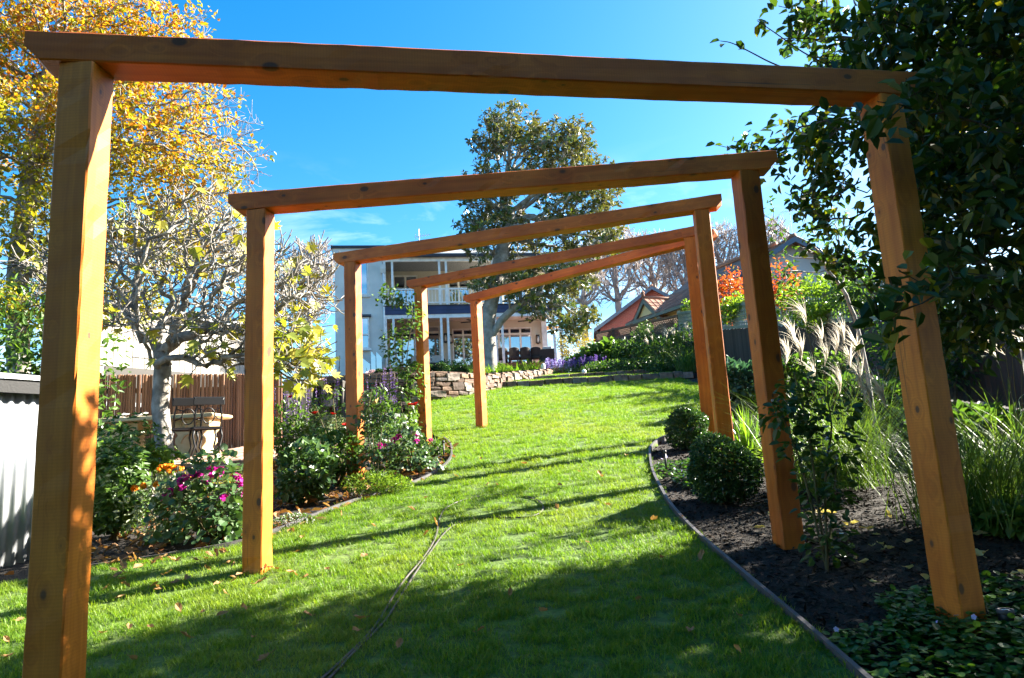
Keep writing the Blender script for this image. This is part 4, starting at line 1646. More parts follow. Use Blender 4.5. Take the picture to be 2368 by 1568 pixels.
# ------------------------------------------------------------------ fences on the right boundary
def run_fence(name, label, pts, h_pal, h_top, style):
    a, b = Vector((*pts[0], 0)), Vector((*pts[1], 0))
    a.z, b.z = T(min(a.x, 3), a.y), T(min(b.x, 3), b.y)
    t_ = thing(name, label, 'fence', a, local=True)
    d = b - a
    hl = Vector((d.x, d.y, 0))
    L = hl.length
    hl.normalize()
    az = math.atan2(hl.y, hl.x)
    slope = d.z / L
    pal = MB().box((0, 0, h_pal / 2), (.098, .016, h_pal)).mesh('paling', M['pal'])
    n = int(L / .102)
    for k in range(n):
        s_ = .05 + .102 * k
        inst('paling', pal, t_, (hl.x * s_, hl.y * s_, slope * s_), (0, 0, az), (1, 1, .985 + .03 * ((k * 7) % 5) / 5))
    mt = M['lattice'] if style == 'diamond' else M['trellis']
    pst = MB().box((0, 0, (h_pal + h_top) / 2 + .04), (.1, .1, h_pal + h_top + .1)).mesh('fence_post', mt)
    m = max(2, int(L / 2.2) + 1)
    nrm = Vector((-hl.y, hl.x, 0))
    for k in range(m):
        s_ = L * k / (m - 1)
        q = hl * s_ + nrm * .07
        inst('fence_post', pst, t_, (q.x, q.y, slope * s_), (0, 0, az))
    def at_(s_, z):
        q = hl * s_ + nrm * .02
        return (q.x, q.y, slope * s_ + z)
    for z in (h_pal + .05, h_pal + h_top):
        obj('rail', MB().bar(at_(0, z), at_(L, z), .06, .08), mt, t_)
    lat = MB()
    if style == 'diamond':
        st = .15
        k = -h_top
        while k < L:
            a0, a1 = max(0, k), min(L, k + h_top)
            if a1 > a0:
                lat.bar(at_(a0, h_pal + .09 + (a0 - k)), at_(a1, h_pal + .09 + min(a1 - k, h_top - .05)), .012, .034, up=(nrm.x, nrm.y, 0))
                lat.bar(at_(a0, h_pal + h_top - .04 - (a0 - k)), at_(a1, h_pal + h_top - .04 - min(a1 - k, h_top - .05)), .012, .034, up=(nrm.x, nrm.y, .02))
            k += st
    else:
        k = .06
        while k < L:
            lat.bar(at_(k, h_pal + .08), at_(k, h_pal + h_top - .02), .012, .03, up=(nrm.x, nrm.y, 0))
            k += .115
        z = h_pal + .16
        while z < h_pal + h_top - .05:
            lat.bar(at_(0, z), at_(L, z), .012, .03)
            z += .115
    obj('lattice_panel', lat, mt, t_)
    return t_


run_fence('lattice_fence', 'brown paling fence topped with diamond lattice below the cream house', ((4.1, 33.0), (5.95, 24.0)), 1.45, .45, 'diamond')
run_fence('trellis_fence', 'grey-green square trellis on dark palings behind the third pergola post', ((5.95, 24.0), (6.45, 16.5)), 1.3, .68, 'square')
run_fence('trellis_fence', 'nearer square trellis fence behind the plumed grass at right', ((6.45, 16.5), (6.75, 9.0)), 1.3, .66, 'square')
run_fence('trellis_fence', 'paling fence in deep shade behind the overhanging tree', ((6.75, 9.0), (7.0, 2.0)), 1.3, .5, 'square')

# ------------------------------------------------------------------ left side: shed, pole fence, pale building, table and chairs
def corrugated(a, b, z0, z1, pitch=.076, amp=.011):
    a, b = Vector(a), Vector(b)
    d = b - a
    L = d.length
    d.normalize()
    nrm = Vector((d.y, -d.x, 0))
    n = int(L / pitch * 8)
    v, f = [], []
    for i in range(n + 1):
        s_ = L * i / n
        o_ = amp * math.sin(s_ / pitch * 2 * PI)
        q = a + d * s_ + nrm * o_
        v += [(q.x, q.y, z0), (q.x, q.y, z1)]
    for i in range(n):
        f.append((2 * i, 2 * i + 2, 2 * i + 3, 2 * i + 1))
    return MB().add(v, f)


sa, sb = Vector((-4.15, 4.2, 0)), Vector((-3.58, 5.35, 0))
zt_ = P(40, 905, 5.3).z
t = thing('iron_shed', 'small shed of galvanised corrugated iron at the left edge', 'shed', (-4.2, 5.2, T(-4, 5)))
o = obj('side_wall', corrugated(sa, sb, T(-3.7, 4.8) - .15, zt_), M['galv'], t, smooth=True)
o.modifiers.new('solid', 'SOLIDIFY').thickness = .002
o = obj('end_wall', corrugated(sb, sb + Vector((-1.5, .8, 0)), T(-3.6, 5.4) - .15, zt_), M['galv'], t, smooth=True)
o.modifiers.new('solid', 'SOLIDIFY').thickness = .002
dn = (sb - sa).normalized()
no = Vector((dn.y, -dn.x, 0))
r0, r1 = sa - dn * .1 + no * .09, sb + dn * .1 + no * .09
back = Vector((-1.5, .8, 0))
rv = [(r0.x, r0.y, zt_ + .05), (r1.x, r1.y, zt_ + .05), (r1.x + back.x, r1.y + back.y, zt_ + .3), (r0.x + back.x, r0.y + back.y, zt_ + .3)]
rv += [(x, y, z + .035) for x, y, z in rv]
obj('roof', MB().add(rv, [(3, 2, 1, 0), (4, 5, 6, 7), (0, 1, 5, 4), (1, 2, 6, 5), (2, 3, 7, 6), (3, 0, 4, 7)]), M['galv'], t)
obj('eave_shade_strip', MB().bar((r0.x - no.x * .03, r0.y - no.y * .03, zt_ + .0), (r1.x - no.x * .03, r1.y - no.y * .03, zt_ + .0), .03, .1), M['black_iron'], t)  # black strip put in for the shaded gap under the roof edge

# fence of round poles
f0, f1 = P(150, 1055, 12.4), P(652, 1030, 13.7)
FL = (Vector((f1.x, f1.y)) - Vector((f0.x, f0.y))).length
t = thing('pole_fence', 'fence of close-set round brown poles behind the stone table', 'fence', ((f0.x + f1.x) / 2, (f0.y + f1.y) / 2, T((f0.x + f1.x) / 2, (f0.y + f1.y) / 2)), local=True)
tl = Vector(t.location)
pm = MB().lathe([(.0235, 0), (.0235, 1.0), (.019, 1.006)], 7).mesh('pole', M['pole'], smooth=False)
rs = np.random.RandomState(8)
npole = int(FL / .044)
for k in range(npole):
    q = f0.lerp(f1, (k + .5) / npole)
    zg = T(q.x, q.y) - .08
    h = P(400, 868, 13.2).z - .02 + rs.normal() * .005 - zg
    inst('pole', pm, t, (q.x - tl.x, q.y - tl.y + rs.normal() * .006, zg - tl.z), (rs.normal() * .006, rs.normal() * .006, rs.rand() * 6), (rs.uniform(.9, 1.1), rs.uniform(.9, 1.1), h))
for z in (1.95, 2.95):
    obj('rail', MB().bar((f0.x - tl.x, f0.y + .07 - tl.y, z - tl.z), (f1.x - tl.x, f1.y + .07 - tl.y, z - tl.z), .05, .09), M['pole'], t)

# pale board building behind it
t = thing('pale_outbuilding', 'tall pale vertical-board outbuilding behind the pole fence and the fig tree', 'outbuilding', (-7.5, 17.2, T(-7.5, 17)), local=True)
tl = Vector(t.location)
c0, c1 = P(228, 860, 15.4), P(585, 860, 19.2)
top = P(400, 742, 17).z + .1
nb = int((c1 - c0).length / .15)
azb = math.atan2(c1.y - c0.y, c1.x - c0.x)
bd = MB().box((0, 0, .5), (.137, .02, 1)).mesh('board', M['pale_clad'])
for k in range(nb):
    q = c0.lerp(c1, (k + .5) / nb)
    inst('board', bd, t, (q.x - tl.x, q.y - tl.y, 1.2 - tl.z), (0, 0, azb), (1, 1 + (k % 3) * .5, top - 1.2))
obj('wall', MB().bar((c0.x - tl.x, c0.y + .15 - tl.y, 2.4 - tl.z), (c1.x - tl.x, c1.y + .15 - tl.y, 2.4 - tl.z), .2, 3.0), M['dark_box'], t)
obj('roof_edge', MB().bar((c0.x - tl.x, c0.y - tl.y - .06, top + .06 - tl.z), (c1.x - tl.x, c1.y - tl.y - .06, top + .06 - tl.z), .3, .12), M['galv'], t)
obj('base_rail', MB().bar((c0.x - tl.x, c0.y - tl.y - .05, 3.02 - tl.z), (c1.x - tl.x, c1.y - tl.y - .05, 3.02 - tl.z), .05, .1), M['galv'], t)

# pool-equipment corner with turquoise panel, between the second and third left posts
k0, k1 = P(655, 960, 14.6), P(722, 960, 14.9)
t = thing('board_screen', 'screen of pale upright boards beside the dark cupboard', 'screen', ((k0.x + k1.x) / 2, k0.y, T(k0.x, k0.y)), local=True)
tl = Vector(t.location)
zt2 = P(690, 878, 14.7).z
for k in range(5):
    q = k0.lerp(k1, (k + .5) / 5)
    o = inst('board', bd, t, (q.x - tl.x, q.y - tl.y, -.2), (0, 0, .1), ((k1 - k0).length / 5 / .15, 1, zt2 - tl.z + .2))
q0, q1 = P(722, 960, 15.6), P(790, 900, 15.6)
zt3 = P(750, 884, 15.6).z
t = thing('equipment_cupboard', 'dark open cupboard with two steel pool-equipment boxes', 'cupboard', ((q0.x + q1.x) / 2, q0.y, T(q0.x, q0.y)), local=True)
tl = Vector(t.location)
ww = q1.x - q0.x
hh = zt3 - tl.z
cs = MB().box((0, .6, hh / 2), (ww, .04, hh)).box((-ww / 2, .3, hh / 2), (.05, .6, hh)).box((ww / 2, .3, hh / 2), (.05, .6, hh)).box((0, .3, hh), (ww + .06, .66, .05))
obj('carcass', cs, M['dark_box'], t)
for k, zz in enumerate((hh - .35, hh - .95)):
    o = obj('steel_box', MB().box((.02, .33, zz), (ww * .62, .36, .42)), M['steel'], t, bevel=.015)
    obj('control_panel', MB().box((.02, .145, zz + .06), (ww * .36, .02, .1)), M['black_iron'], o)
w0, w1 = P(784, 960, 16.0), P(880, 960, 16.3)
t = thing('pool_gate_wall', 'white wall with bright turquoise panels behind the third left post', 'wall', ((w0.x + w1.x) / 2, w0.y, T(w0.x, w0.y)), local=True)
tl = Vector(t.location)
zt4, zt5 = P(800, 868, 16).z, P(800, 922, 16).z
wd = w1.x - w0.x
obj('wall', MB().box((0, .1, (zt4 - tl.z) / 2), (wd, .12, zt4 - tl.z)), M['white_paint'], t)
for k, (a, b) in enumerate(((-.42, -.1), (-.06, .2), (.24, .46))):
    obj('panel', MB().box(((a + b) / 2 * wd, .02, (zt4 + zt5) / 2 - tl.z), ((b - a) * wd, .03, zt4 - zt5 - .06)), M['turquoise'], t)

# brick paving in the left corner
pvx, pvy = np.linspace(-6.9, -3.05, 12), np.linspace(9.2, 13.6, 14)
t = tag(obj('paving', MB().add([(x, y, T(x, y) - .012) for y in pvy for x in pvx], [(r_ * 12 + k, r_ * 12 + k + 1, (r_ + 1) * 12 + k + 1, (r_ + 1) * 12 + k) for r_ in range(13) for k in range(11)]), M['soil']), kind='structure')
brk = MB().box((0, 0, 0), (.222, .102, .05)).mesh('brick', M['brick_pave'])
rs = np.random.RandomState(4)
cnt = 0
for r_ in range(34):
    for k in range(9):
        x = -5.15 + .232 * k + (.116 if r_ % 2 else 0)
        y = 9.5 + .112 * r_
        if x > -3.1:
            continue
        inst('brick', brk, t, (x, y, T(x, y) + .012 + rs.normal() * .002), (math.atan(.085), rs.normal() * .006, rs.normal() * .01))

# cast-stone table
tb = P(330, 1085, 11.6)
tb.z = T(tb.x, tb.y)
TABLE_H = P(400, 963, 11.6).z - tb.z
tx0, tx1 = P(205, 965, 11.6).x - tb.x, P(515, 965, 11.6).x - tb.x
t = thing('stone_table', 'cream cast-stone table with scrolled pedestals behind the fig trunk', 'table', tb, local=True)
prof = [(tx0, TABLE_H - .07), (tx1 - .04, TABLE_H - .07), (tx1, TABLE_H - .04), (tx1, TABLE_H - .015), (tx1 - .03, TABLE_H), (tx0, TABLE_H)]
obj('tabletop', MB().prism(prof, -.38, .42, 'y'), M['stone_pale'], t, bevel=.015)


def pedestal(cx, w):
    h = TABLE_H - .07
    right = [(w * .5, 0), (w * .5, .06), (w * .38, .1), (w * .33, .22), (w * .43, .36), (w * .42, .48), (w * .35, .56), (w * .44, .66), (w * .5, .74), (w * .5, 1.0)]
    right = [(x, z * h) for x, z in right]
    pl = [(cx + x, z) for x, z in right] + [(cx - x, z) for x, z in reversed(right)]
    o_ = obj('pedestal', MB().prism(pl, -.22, .22, 'y'), M['stone_pale'], t, bevel=.02)
    rel = MB()
    for px, pz, rr in ((cx - w * .2, h * .84, .05), (cx + w * .2, h * .84, .05)):
        rel.tube([(px + rr * math.cos(a), -.225, pz + rr * math.sin(a)) for a in np.linspace(0, 2 * PI, 17)], .012, 5)
    rel.tube([(cx + w * .25 * math.cos(a), -.225, h * .34 + w * .25 * math.sin(a)) for a in np.linspace(0, PI, 15)], .014, 5)
    obj('relief', rel, M['stone_pale'], o_, smooth=True)


pedestal(P(272, 1000, 11.6).x - tb.x, .92)
pedestal(P(455, 1000, 11.6).x - tb.x, .62)
paper = plain('printed_card', [(.45, .45, .47), (.62, .62, .64)], 30, .5, 0)
for k, (u_, lab) in enumerate(((275, 'grey card lying tilted on the stone table, nearer the front post'), (320, 'grey card lying tilted on the stone table, nearer the fig trunk'))):
    q = P(u_, 965, 11.45)
    o = obj('menu_card', MB().box((0, 0, .03), (.26, .18, .006), Matrix.Rotation(rad(-16), 3, 'Y')).box((0, 0, .003), (.26, .18, .005)), paper)
    o.location = (q.x, q.y, tb.z + TABLE_H + .012)
    o.rotation_euler = (0, 0, .2 * k)
    tag(o, lab, 'card', 'cards on the stone table')


# iron chairs
def iron_chair(u, v, d, rz, lab):
    p = P(u, v, d)
    p.z = T(p.x, p.y) + .03
    t_ = thing('iron_chair', lab, 'chair', p, rz, group='black iron chairs at the stone table', local=True)
    for sx in (-1, 1):
        obj('leg', MB().tube([(sx * .19, -.19, .43), (sx * .215, -.2, .3), (sx * .18, -.2, .14), (sx * .24, -.23, 0)], .016, 6), M['black_iron'], t_, smooth=True)
        obj('leg', MB().tube([(sx * .18, .2, .43), (sx * .2, .2, .3), (sx * .17, .2, .14), (sx * .22, .24, 0)], .016, 6), M['black_iron'], t_, smooth=True)
        obj('back_stile', MB().tube([(sx * .19, -.2, .43), (sx * .2, -.24, .62), (sx * .17, -.27, .78), (sx * .21, -.29, .9)], .014, 6), M['black_iron'], t_, smooth=True)
    st_ = MB()
    for k in range(6):
        st_.box((0, -.19 + .077 * k, .445), (.42, .062, .018))
    obj('seat', st_, M['black_iron'], t_)
    obj('seat_rail', MB().tube([(-.21, -.21, .425), (.21, -.21, .425), (.21, .21, .425), (-.21, .21, .425), (-.21, -.21, .425)], .014, 5), M['black_iron'], t_)
    obj('back_ring', MB().tube([(.09 * math.cos(a), -.25 - .03 * math.sin(a), .62 + .12 * math.sin(a)) for a in np.linspace(0, 2 * PI, 19)], .01, 5), M['black_iron'], t_, smooth=True)
    for sx in (-1, 1):
        obj('scroll', MB().tube([(sx * .19, -.23, .56), (sx * .13, -.24, .58), (sx * .09, -.245, .62)], .009, 5), M['black_iron'], t_, smooth=True)
        obj('scroll', MB().tube([(sx * .18, -.265, .75), (sx * .12, -.26, .72), (sx * .07, -.26, .71)], .009, 5), M['black_iron'], t_, smooth=True)
    
    obj('top_rail', MB().box((0, -.285, .85), (.46, .025, .13)), M['black_iron'], t_, bevel=.008)


iron_chair(428, 1072, 11.0, .55, 'black cast-iron chair nearer the fig trunk, back towards us')
iron_chair(473, 1068, 11.05, .6, 'black cast-iron chair farther from the fig trunk, at the table end')

# boulders by the fig tree
for k, (u_, v_, d_, s_, lab) in enumerate(((352, 1150, 6.9, .16, 'pinkish boulder at the left foot of the fig trunk'), (430, 1150, 6.9, .17, 'brown boulder behind the orange marigolds'), (465, 1090, 8.1, .15, 'flat pale rock at the edge of the paving'))):
    rs = np.random.RandomState(k + 50)
    q = P(u_, v_, d_)
    vv, ff = [], []
    for i in range(7):
        th = PI * i / 6
        for j in range(10):
            ph = 2 * PI * j / 10
            d0 = np.array([math.sin(th) * math.cos(ph), math.sin(th) * math.sin(ph), math.cos(th) * .8])
            vv.append(d0)
    vv = np.array(vv)
    vv = vv * lumpy(unit(vv + 1e-6), k + 3, .3)[:, None] * s_ * np.array([1.2, .9, .9])
    for i in range(6):
        for j in range(10):
            ff.append((i * 10 + j, (i + 1) * 10 + j, (i + 1) * 10 + (j + 1) % 10, i * 10 + (j + 1) % 10))
    o = obj('boulder', MB().add(vv, ff), M['rock'])
    o.location = (q.x, q.y, T(q.x, q.y) + s_ * .25)
    tag(o, lab, 'boulder', 'rocks in the left bed')

# ------------------------------------------------------------------ garden edging, hose, lights
def strip(name, pts, w, h, mat, label, cat):
    pts = smooth_poly(pts, 2)
    v, f = [], []
    for i, p in enumerate(pts):
        a = pts[max(0, i - 1)]
        b = pts[min(len(pts) - 1, i + 1)]
        d = Vector((b[0] - a[0], b[1] - a[1], 0)).normalized()
        n_ = Vector((-d.y, d.x, 0)) * w / 2
        z = T(p[0], p[1])
        for (s_, zz) in ((1, -.06), (1, h), (-1, h), (-1, -.06)):
            v.append((p[0] + n_.x * s_, p[1] + n_.y * s_, z + zz))
    for i in range(len(pts) - 1):
        for j in range(4):
            f.append((i * 4 + j, i * 4 + (j + 1) % 4, (i + 1) * 4 + (j + 1) % 4, (i + 1) * 4 + j))
    f += [(3, 2, 1, 0), tuple((len(pts) - 1) * 4 + j for j in range(4))]
    return tag(obj(name, MB().add(v, f), M[mat]), label, cat)


strip('bed_edging', [(x, y) for y, x in RIGHT if y < 9.4], .022, .035, 'metal_edge', 'thin grey metal edging curving along the right flower bed', 'edging')
strip('bed_edging', [(x, y) for y, x in LEFT if 4.7 < y < 10], .022, .03, 'metal_edge', 'dark metal edging round the left flower bed', 'edging')

hp = [(290, 1272), (440, 1130), (560, 1000), (640, 860), (720, 740), (800, 650), (865, 565), (900, 490), (910, 410), (935, 350), (980, 312), (1050, 284), (1130, 266), (1220, 254), (1320, 255), (1410, 268), (1470, 290), (1500, 325),
      (1480, 358), (1420, 382), (1330, 388), (1240, 383), (1150, 386), (1050, 402), (985, 432), (930, 490), (870, 578), (790, 690), (700, 830), (620, 960), (520, 1070), (420, 1165), (330, 1272)]
hpts = []
for (a, b) in hp:
    q = G(635.8 + .415 * a, 1040.4 + .415 * b)
    hpts.append((q.x, q.y, q.z + .009 + (.006 if 700 < a < 960 else 0)))
hpts = [(1 * hpts[0][0] - .15, hpts[0][1] - .5, T(hpts[0][0], hpts[0][1] - .5) + .02)] + hpts + [(hpts[-1][0] - .12, hpts[-1][1] - .5, T(hpts[-1][0], hpts[-1][1] - .5) + .02)]
tag(obj('garden_hose', MB().tube(smooth_poly(hpts, 2), .0065, 8), M['hose'], smooth=True), 'grey-green garden hose looped on the lawn', 'hose')


def spike_light(u, v, d, h, r, lab):
    p = P(u, v, d)
    p.z = T(p.x, p.y)
    t_ = thing('garden_spotlight', lab, 'garden light', p, group='small round-topped bed lights', local=True)
    obj('body', MB().lathe([(r * .55, -.05), (r * .6, 0), (r * .95, h * .55), (r, h)], 12), M['black_iron'], t_, smooth=True)
    obj('bezel', MB().lathe([(r * 1.06, h - .01), (r * 1.06, h + .006), (r * .8, h + .006), (r * .8, h + .002)], 14), M['metal_edge'], t_, smooth=True)
    obj('lens', MB().lathe([(r * .79, h + .001), (r * .4, h + .006), (.001, h + .007)], 12), M['glass'], t_, smooth=True)


spike_light(1942, 1215, 4.05, .1, .03, 'small black uplight under the climbing rose on the second right post')
spike_light(2318, 1380, 3.0, .075, .03, 'small black uplight on the mulch right of the nearest post')


def path_light(u, v, d, h, lab):
    p = G(u, v)
    t_ = thing('sprinkler_riser', lab, 'sprinkler', p, group='slim sprinkler risers along the lawn edges', local=True)
    obj('pipe', MB().tube([(0, 0, -.03), (0, 0, h)], .011, 8), M['dark_gutter'], t_, smooth=True)
    obj('cap', MB().lathe([(.014, h), (.017, h + .015), (.012, h + .03)], 10), M['dark_gutter'], t_, smooth=True)


path_light(1026, 1058, 8, .17, 'slim dark sprinkler riser at the tip of the left flower bed')
path_light(1540, 1083, 7, .14, 'slim dark sprinkler riser among the lilac flowers by the right edging')

# ------------------------------------------------------------------ trees
def B(u, v, d, ru, rv, rd, w=1.0):
    return (tuple(P(u, v, d)), (ru * d / F, rd, rv * d / F), w)


def pts(*a):
    return [tuple(P(*q)) for q in a]


# magnolia on the bank
mg = P(1132, 853, 24)
mg.z = T(mg.x, mg.y)
t = thing('magnolia_tree', 'tall old magnolia with leathery leaves and grey trunk in front of the house', 'tree', mg)
rs = np.random.RandomState(21)
start = [(mg.x, mg.y, mg.z - .2)] + pts((1130, 820, 24), (1128, 785, 24), (1127, 755, 24), (1132, 720, 24), (1140, 680, 24), (1148, 640, 24), (1158, 595, 24), (1168, 550, 24), (1180, 500, 24))
blobs = [B(1180, 330, 24, 95, 80, 1.4, 3), B(1290, 360, 24, 110, 85, 1.6, 3), B(1140, 450, 24, 85, 75, 1.5, 2.4), B(1340, 450, 24, 100, 80, 1.6, 2.4), B(1115, 550, 23.6, 62, 60, 1.2, 1.3),
         B(1225, 530, 24.3, 110, 70, 1.6, 2), B(1360, 550, 24, 85, 55, 1.5, 1.4), B(1280, 650, 23.5, 105, 50, 1.4, 2), B(1320, 740, 23.2, 65, 42, 1, 1.2), B(1190, 650, 23.3, 70, 45, 1.2, 1), B(1112, 655, 23.5, 35, 35, .8, .5),
         B(1250, 710, 23.3, 50, 30, .8, .5)]
tree_parts(t, rs, start, blobs, 2600, .22, 2.0, .3, .009, .29, M['bark_magnolia'], M['leaf_magnolia'], 20000, .19, .085, .13, hexa=False, jit=.22, up=.25, shoots=3, shoot_len=.32, whorl=8, extra=[(2, pts((1143, 768, 23.9), (1158, 742, 23.8), (1180, 720, 23.7), (1205, 700, 23.6))), (3, pts((1118, 735, 24.1), (1112, 700, 24.2), (1108, 660, 24.2)))])

# beech with autumn leaves, left
bc = P(44, 905, 10.5)
bc.z = T(bc.x, bc.y)
t = thing('beech_tree', 'large beech turning orange and yellow, filling the upper left', 'tree', bc)
rs = np.random.RandomState(5)
start = [(bc.x, bc.y, bc.z - .2)] + pts((44, 870, 10.5), (42, 800, 10.5), (40, 720, 10.5), (42, 640, 10.5), (50, 560, 10.5), (62, 470, 10.5), (75, 380, 10.5), (90, 280, 10.5), (110, 170, 10.5))
blobs = [B(40, 120, 10.5, 150, 130, 1.6, 2), B(210, 90, 10.6, 150, 120, 1.5, 2.2), B(330, 330, 10.8, 150, 130, 1.4, 2.6), B(110, 330, 10.4, 150, 130, 1.5, 2.4), B(420, 250, 11, 130, 120, 1.2, 1.3), B(470, 420, 11.2, 130, 90, 1.2, 1.8),
         B(340, 540, 11.2, 150, 90, 1.2, 2), B(130, 560, 10.5, 150, 110, 1.4, 2), B(530, 330, 11.1, 90, 150, 1.0, .6), B(520, 590, 11.3, 110, 50, 1, .9), B(-130, 350, 10.5, 120, 250, 1.5, 1.4), B(260, 700, 11.4, 130, 50, 1, 1),
         B(80, 720, 10.2, 110, 60, 1, .9), B(400, 90, 11, 120, 80, 1.0, .6), B(620, 640, 11.6, 80, 60, .8, .5)]


def beech_leaf(p, rs_):
    u = CX + F * p[:, 0] / p[:, 1]
    v = p[:, 2]
    pr = np.where(u > 545, .10, np.where(u > 470, .45, 1.0))
    pr = np.where((u > 380) & (v > 6.5), pr * .45, pr)
    return rs_.rand(len(p)) < pr


tree_parts(t, rs, start, blobs, 4200, .13, 1.3, .17, .0036, .16, M['bark_fig'], M['leaf_beech'], 34000, .085, .055, .10, hexa=False, jit=.2, leaf_where=beech_leaf, up=.3, maxn=9000, shoots=2, shoot_len=.28)


ntb = M['leaf_beech'].node_tree
gb_ = ntb.nodes.new('ShaderNodeNewGeometry')
sb2 = ntb.nodes.new('ShaderNodeSeparateXYZ')
ntb.links.new(gb_.outputs['Position'], sb2.inputs[0])
nb_ = ntb.nodes.new('ShaderNodeTexNoise')
nb_.inputs['Scale'].default_value = .9
ntb.links.new(gb_.outputs['Position'], nb_.inputs['Vector'])
hb_ = math_n(ntb, 'ADD', math_n(ntb, 'MULTIPLY', sb2.outputs[2], -.16), math_n(ntb, 'MULTIPLY', nb_.outputs[0], 1.3))
gm_ = ramp(ntb, math_n(ntb, 'ADD', hb_, .92), [(0, 0, 0), (.8, .8, .8)], [.35, .75])
pb_ = ntb.nodes['Principled BSDF'].inputs['Base Color']
cb_ = mixc(ntb, gm_, pb_.links[0].from_socket, (.24, .28, .02))
ntb.links.new(cb_, pb_)
tb_ = [q_ for q_ in ntb.nodes if q_.bl_idname == 'ShaderNodeBsdfTranslucent'][0]
ntb.links.new(mixc(ntb, 1.0, cb_, (1.5, 1.35, .6), 'MULTIPLY'), tb_.inputs[0])


# lobed leaves (fig, geranium): fan round a centre
def put_lobed(mb, Cn, D, N, L, outline, cup=.1):
    n = len(Cn)
    D = unit(D)
    Sx = unit(np.cross(D, N))
    N = np.cross(Sx, D)
    o = np.array(outline)
    k = len(o)
    L = np.asarray(L)[:, None, None]
    ring = Cn[:, None] + (D[:, None] * o[None, :, 0:1] + Sx[:, None] * o[None, :, 1:2]) * L + N[:, None] * L * cup * (np.abs(o[None, :, 1:2]) + .3 * o[None, :, 0:1] ** 2)
    cen = Cn[:, None] + D[:, None] * .38 * L
    v = np.concatenate([cen, ring], 1).reshape(-1, 3)
    b = np.arange(n)[:, None] * (k + 1)
    f = np.concatenate([b + np.array([0, 1 + j, 1 + (j + 1) % k]) for j in range(k)])
    mb.add(v, f)


FIG = [(0, 0), (.12, -.3), (.42, -.48), (.38, -.24), (.78, -.36), (.62, -.1), (1.05, 0), (.62, .1), (.78, .36), (.38, .24), (.42, .48), (.12, .3)]
GER = [(.06, 0), (-.02, -.2), (.12, -.42), (.38, -.5), (.62, -.42), (.82, -.2), (.88, 0), (.82, .2), (.62, .42), (.38, .5), (.12, .42), (-.02, .2)]

fg = G(387, 1114)
t = thing('fig_tree', 'gnarled grey fig tree, nearly bare, with a few big yellow-green leaves', 'tree', fg)
rs = np.random.RandomState(33)
dF = fg.y
start = [(fg.x, fg.y, fg.z - .15)] + pts((383, 1060, dF), (376, 1000, dF), (370, 940, dF), (374, 890, dF), (376, 850, dF), (372, 815, dF + .1))
blobs = [B(400, 620, dF + .2, 150, 120, .9, 2.2), B(570, 620, dF + .1, 130, 120, .9, 2.2), B(690, 680, dF - .1, 95, 100, .8, 1.6), B(640, 790, dF - .2, 100, 55, .7, 1.4), B(330, 570, dF + .1, 90, 90, .8, 1), B(480, 500, dF, 120, 60, .8, 1.2),
         B(130, 640, dF + .1, 110, 70, .7, .9), B(290, 720, dF - .3, 60, 60, .5, .5), B(740, 610, dF, 45, 60, .6, .5), B(560, 800, dF - .2, 120, 60, .6, 1.2), B(690, 850, dF - .3, 70, 40, .5, .8), B(430, 760, dF - .3, 90, 50, .5, .8)]
pos, par, rr = tree_parts(t, rs, start, blobs, 1500, .1, 1.4, .13, .0058, .095, M['bark_fig'], None, 0, .1, .1, .1, jit=.6, sides=6, thin=2.2, maxn=5200, shoots=2, shoot_len=.24)
uu, vv = CX + F * pos[:, 0] / pos[:, 1], pos[:, 2]
site = np.where((rr < .0078) & (np.arange(len(pos)) > 10))[0]
pr = np.where((uu[site] > 600) & (vv[site] < 3.0), .5, np.where(vv[site] < 3.1, .16, .07))
site = site[rs.rand(len(site)) < pr]
n = len(site)
mb = MB()
D = unit(unit(pos[site] - pos[par[site]]) * .5 + rdir(rs, n) * .8 + np.array([0, 0, -.5]))
put_lobed(mb, pos[site], D, unit(rdir(rs, n) * .7 + np.array([.3, -.4, .7])), rs.uniform(.09, .2, n), FIG, .18)
obj('crown', mb, M['leaf_fig'], t)

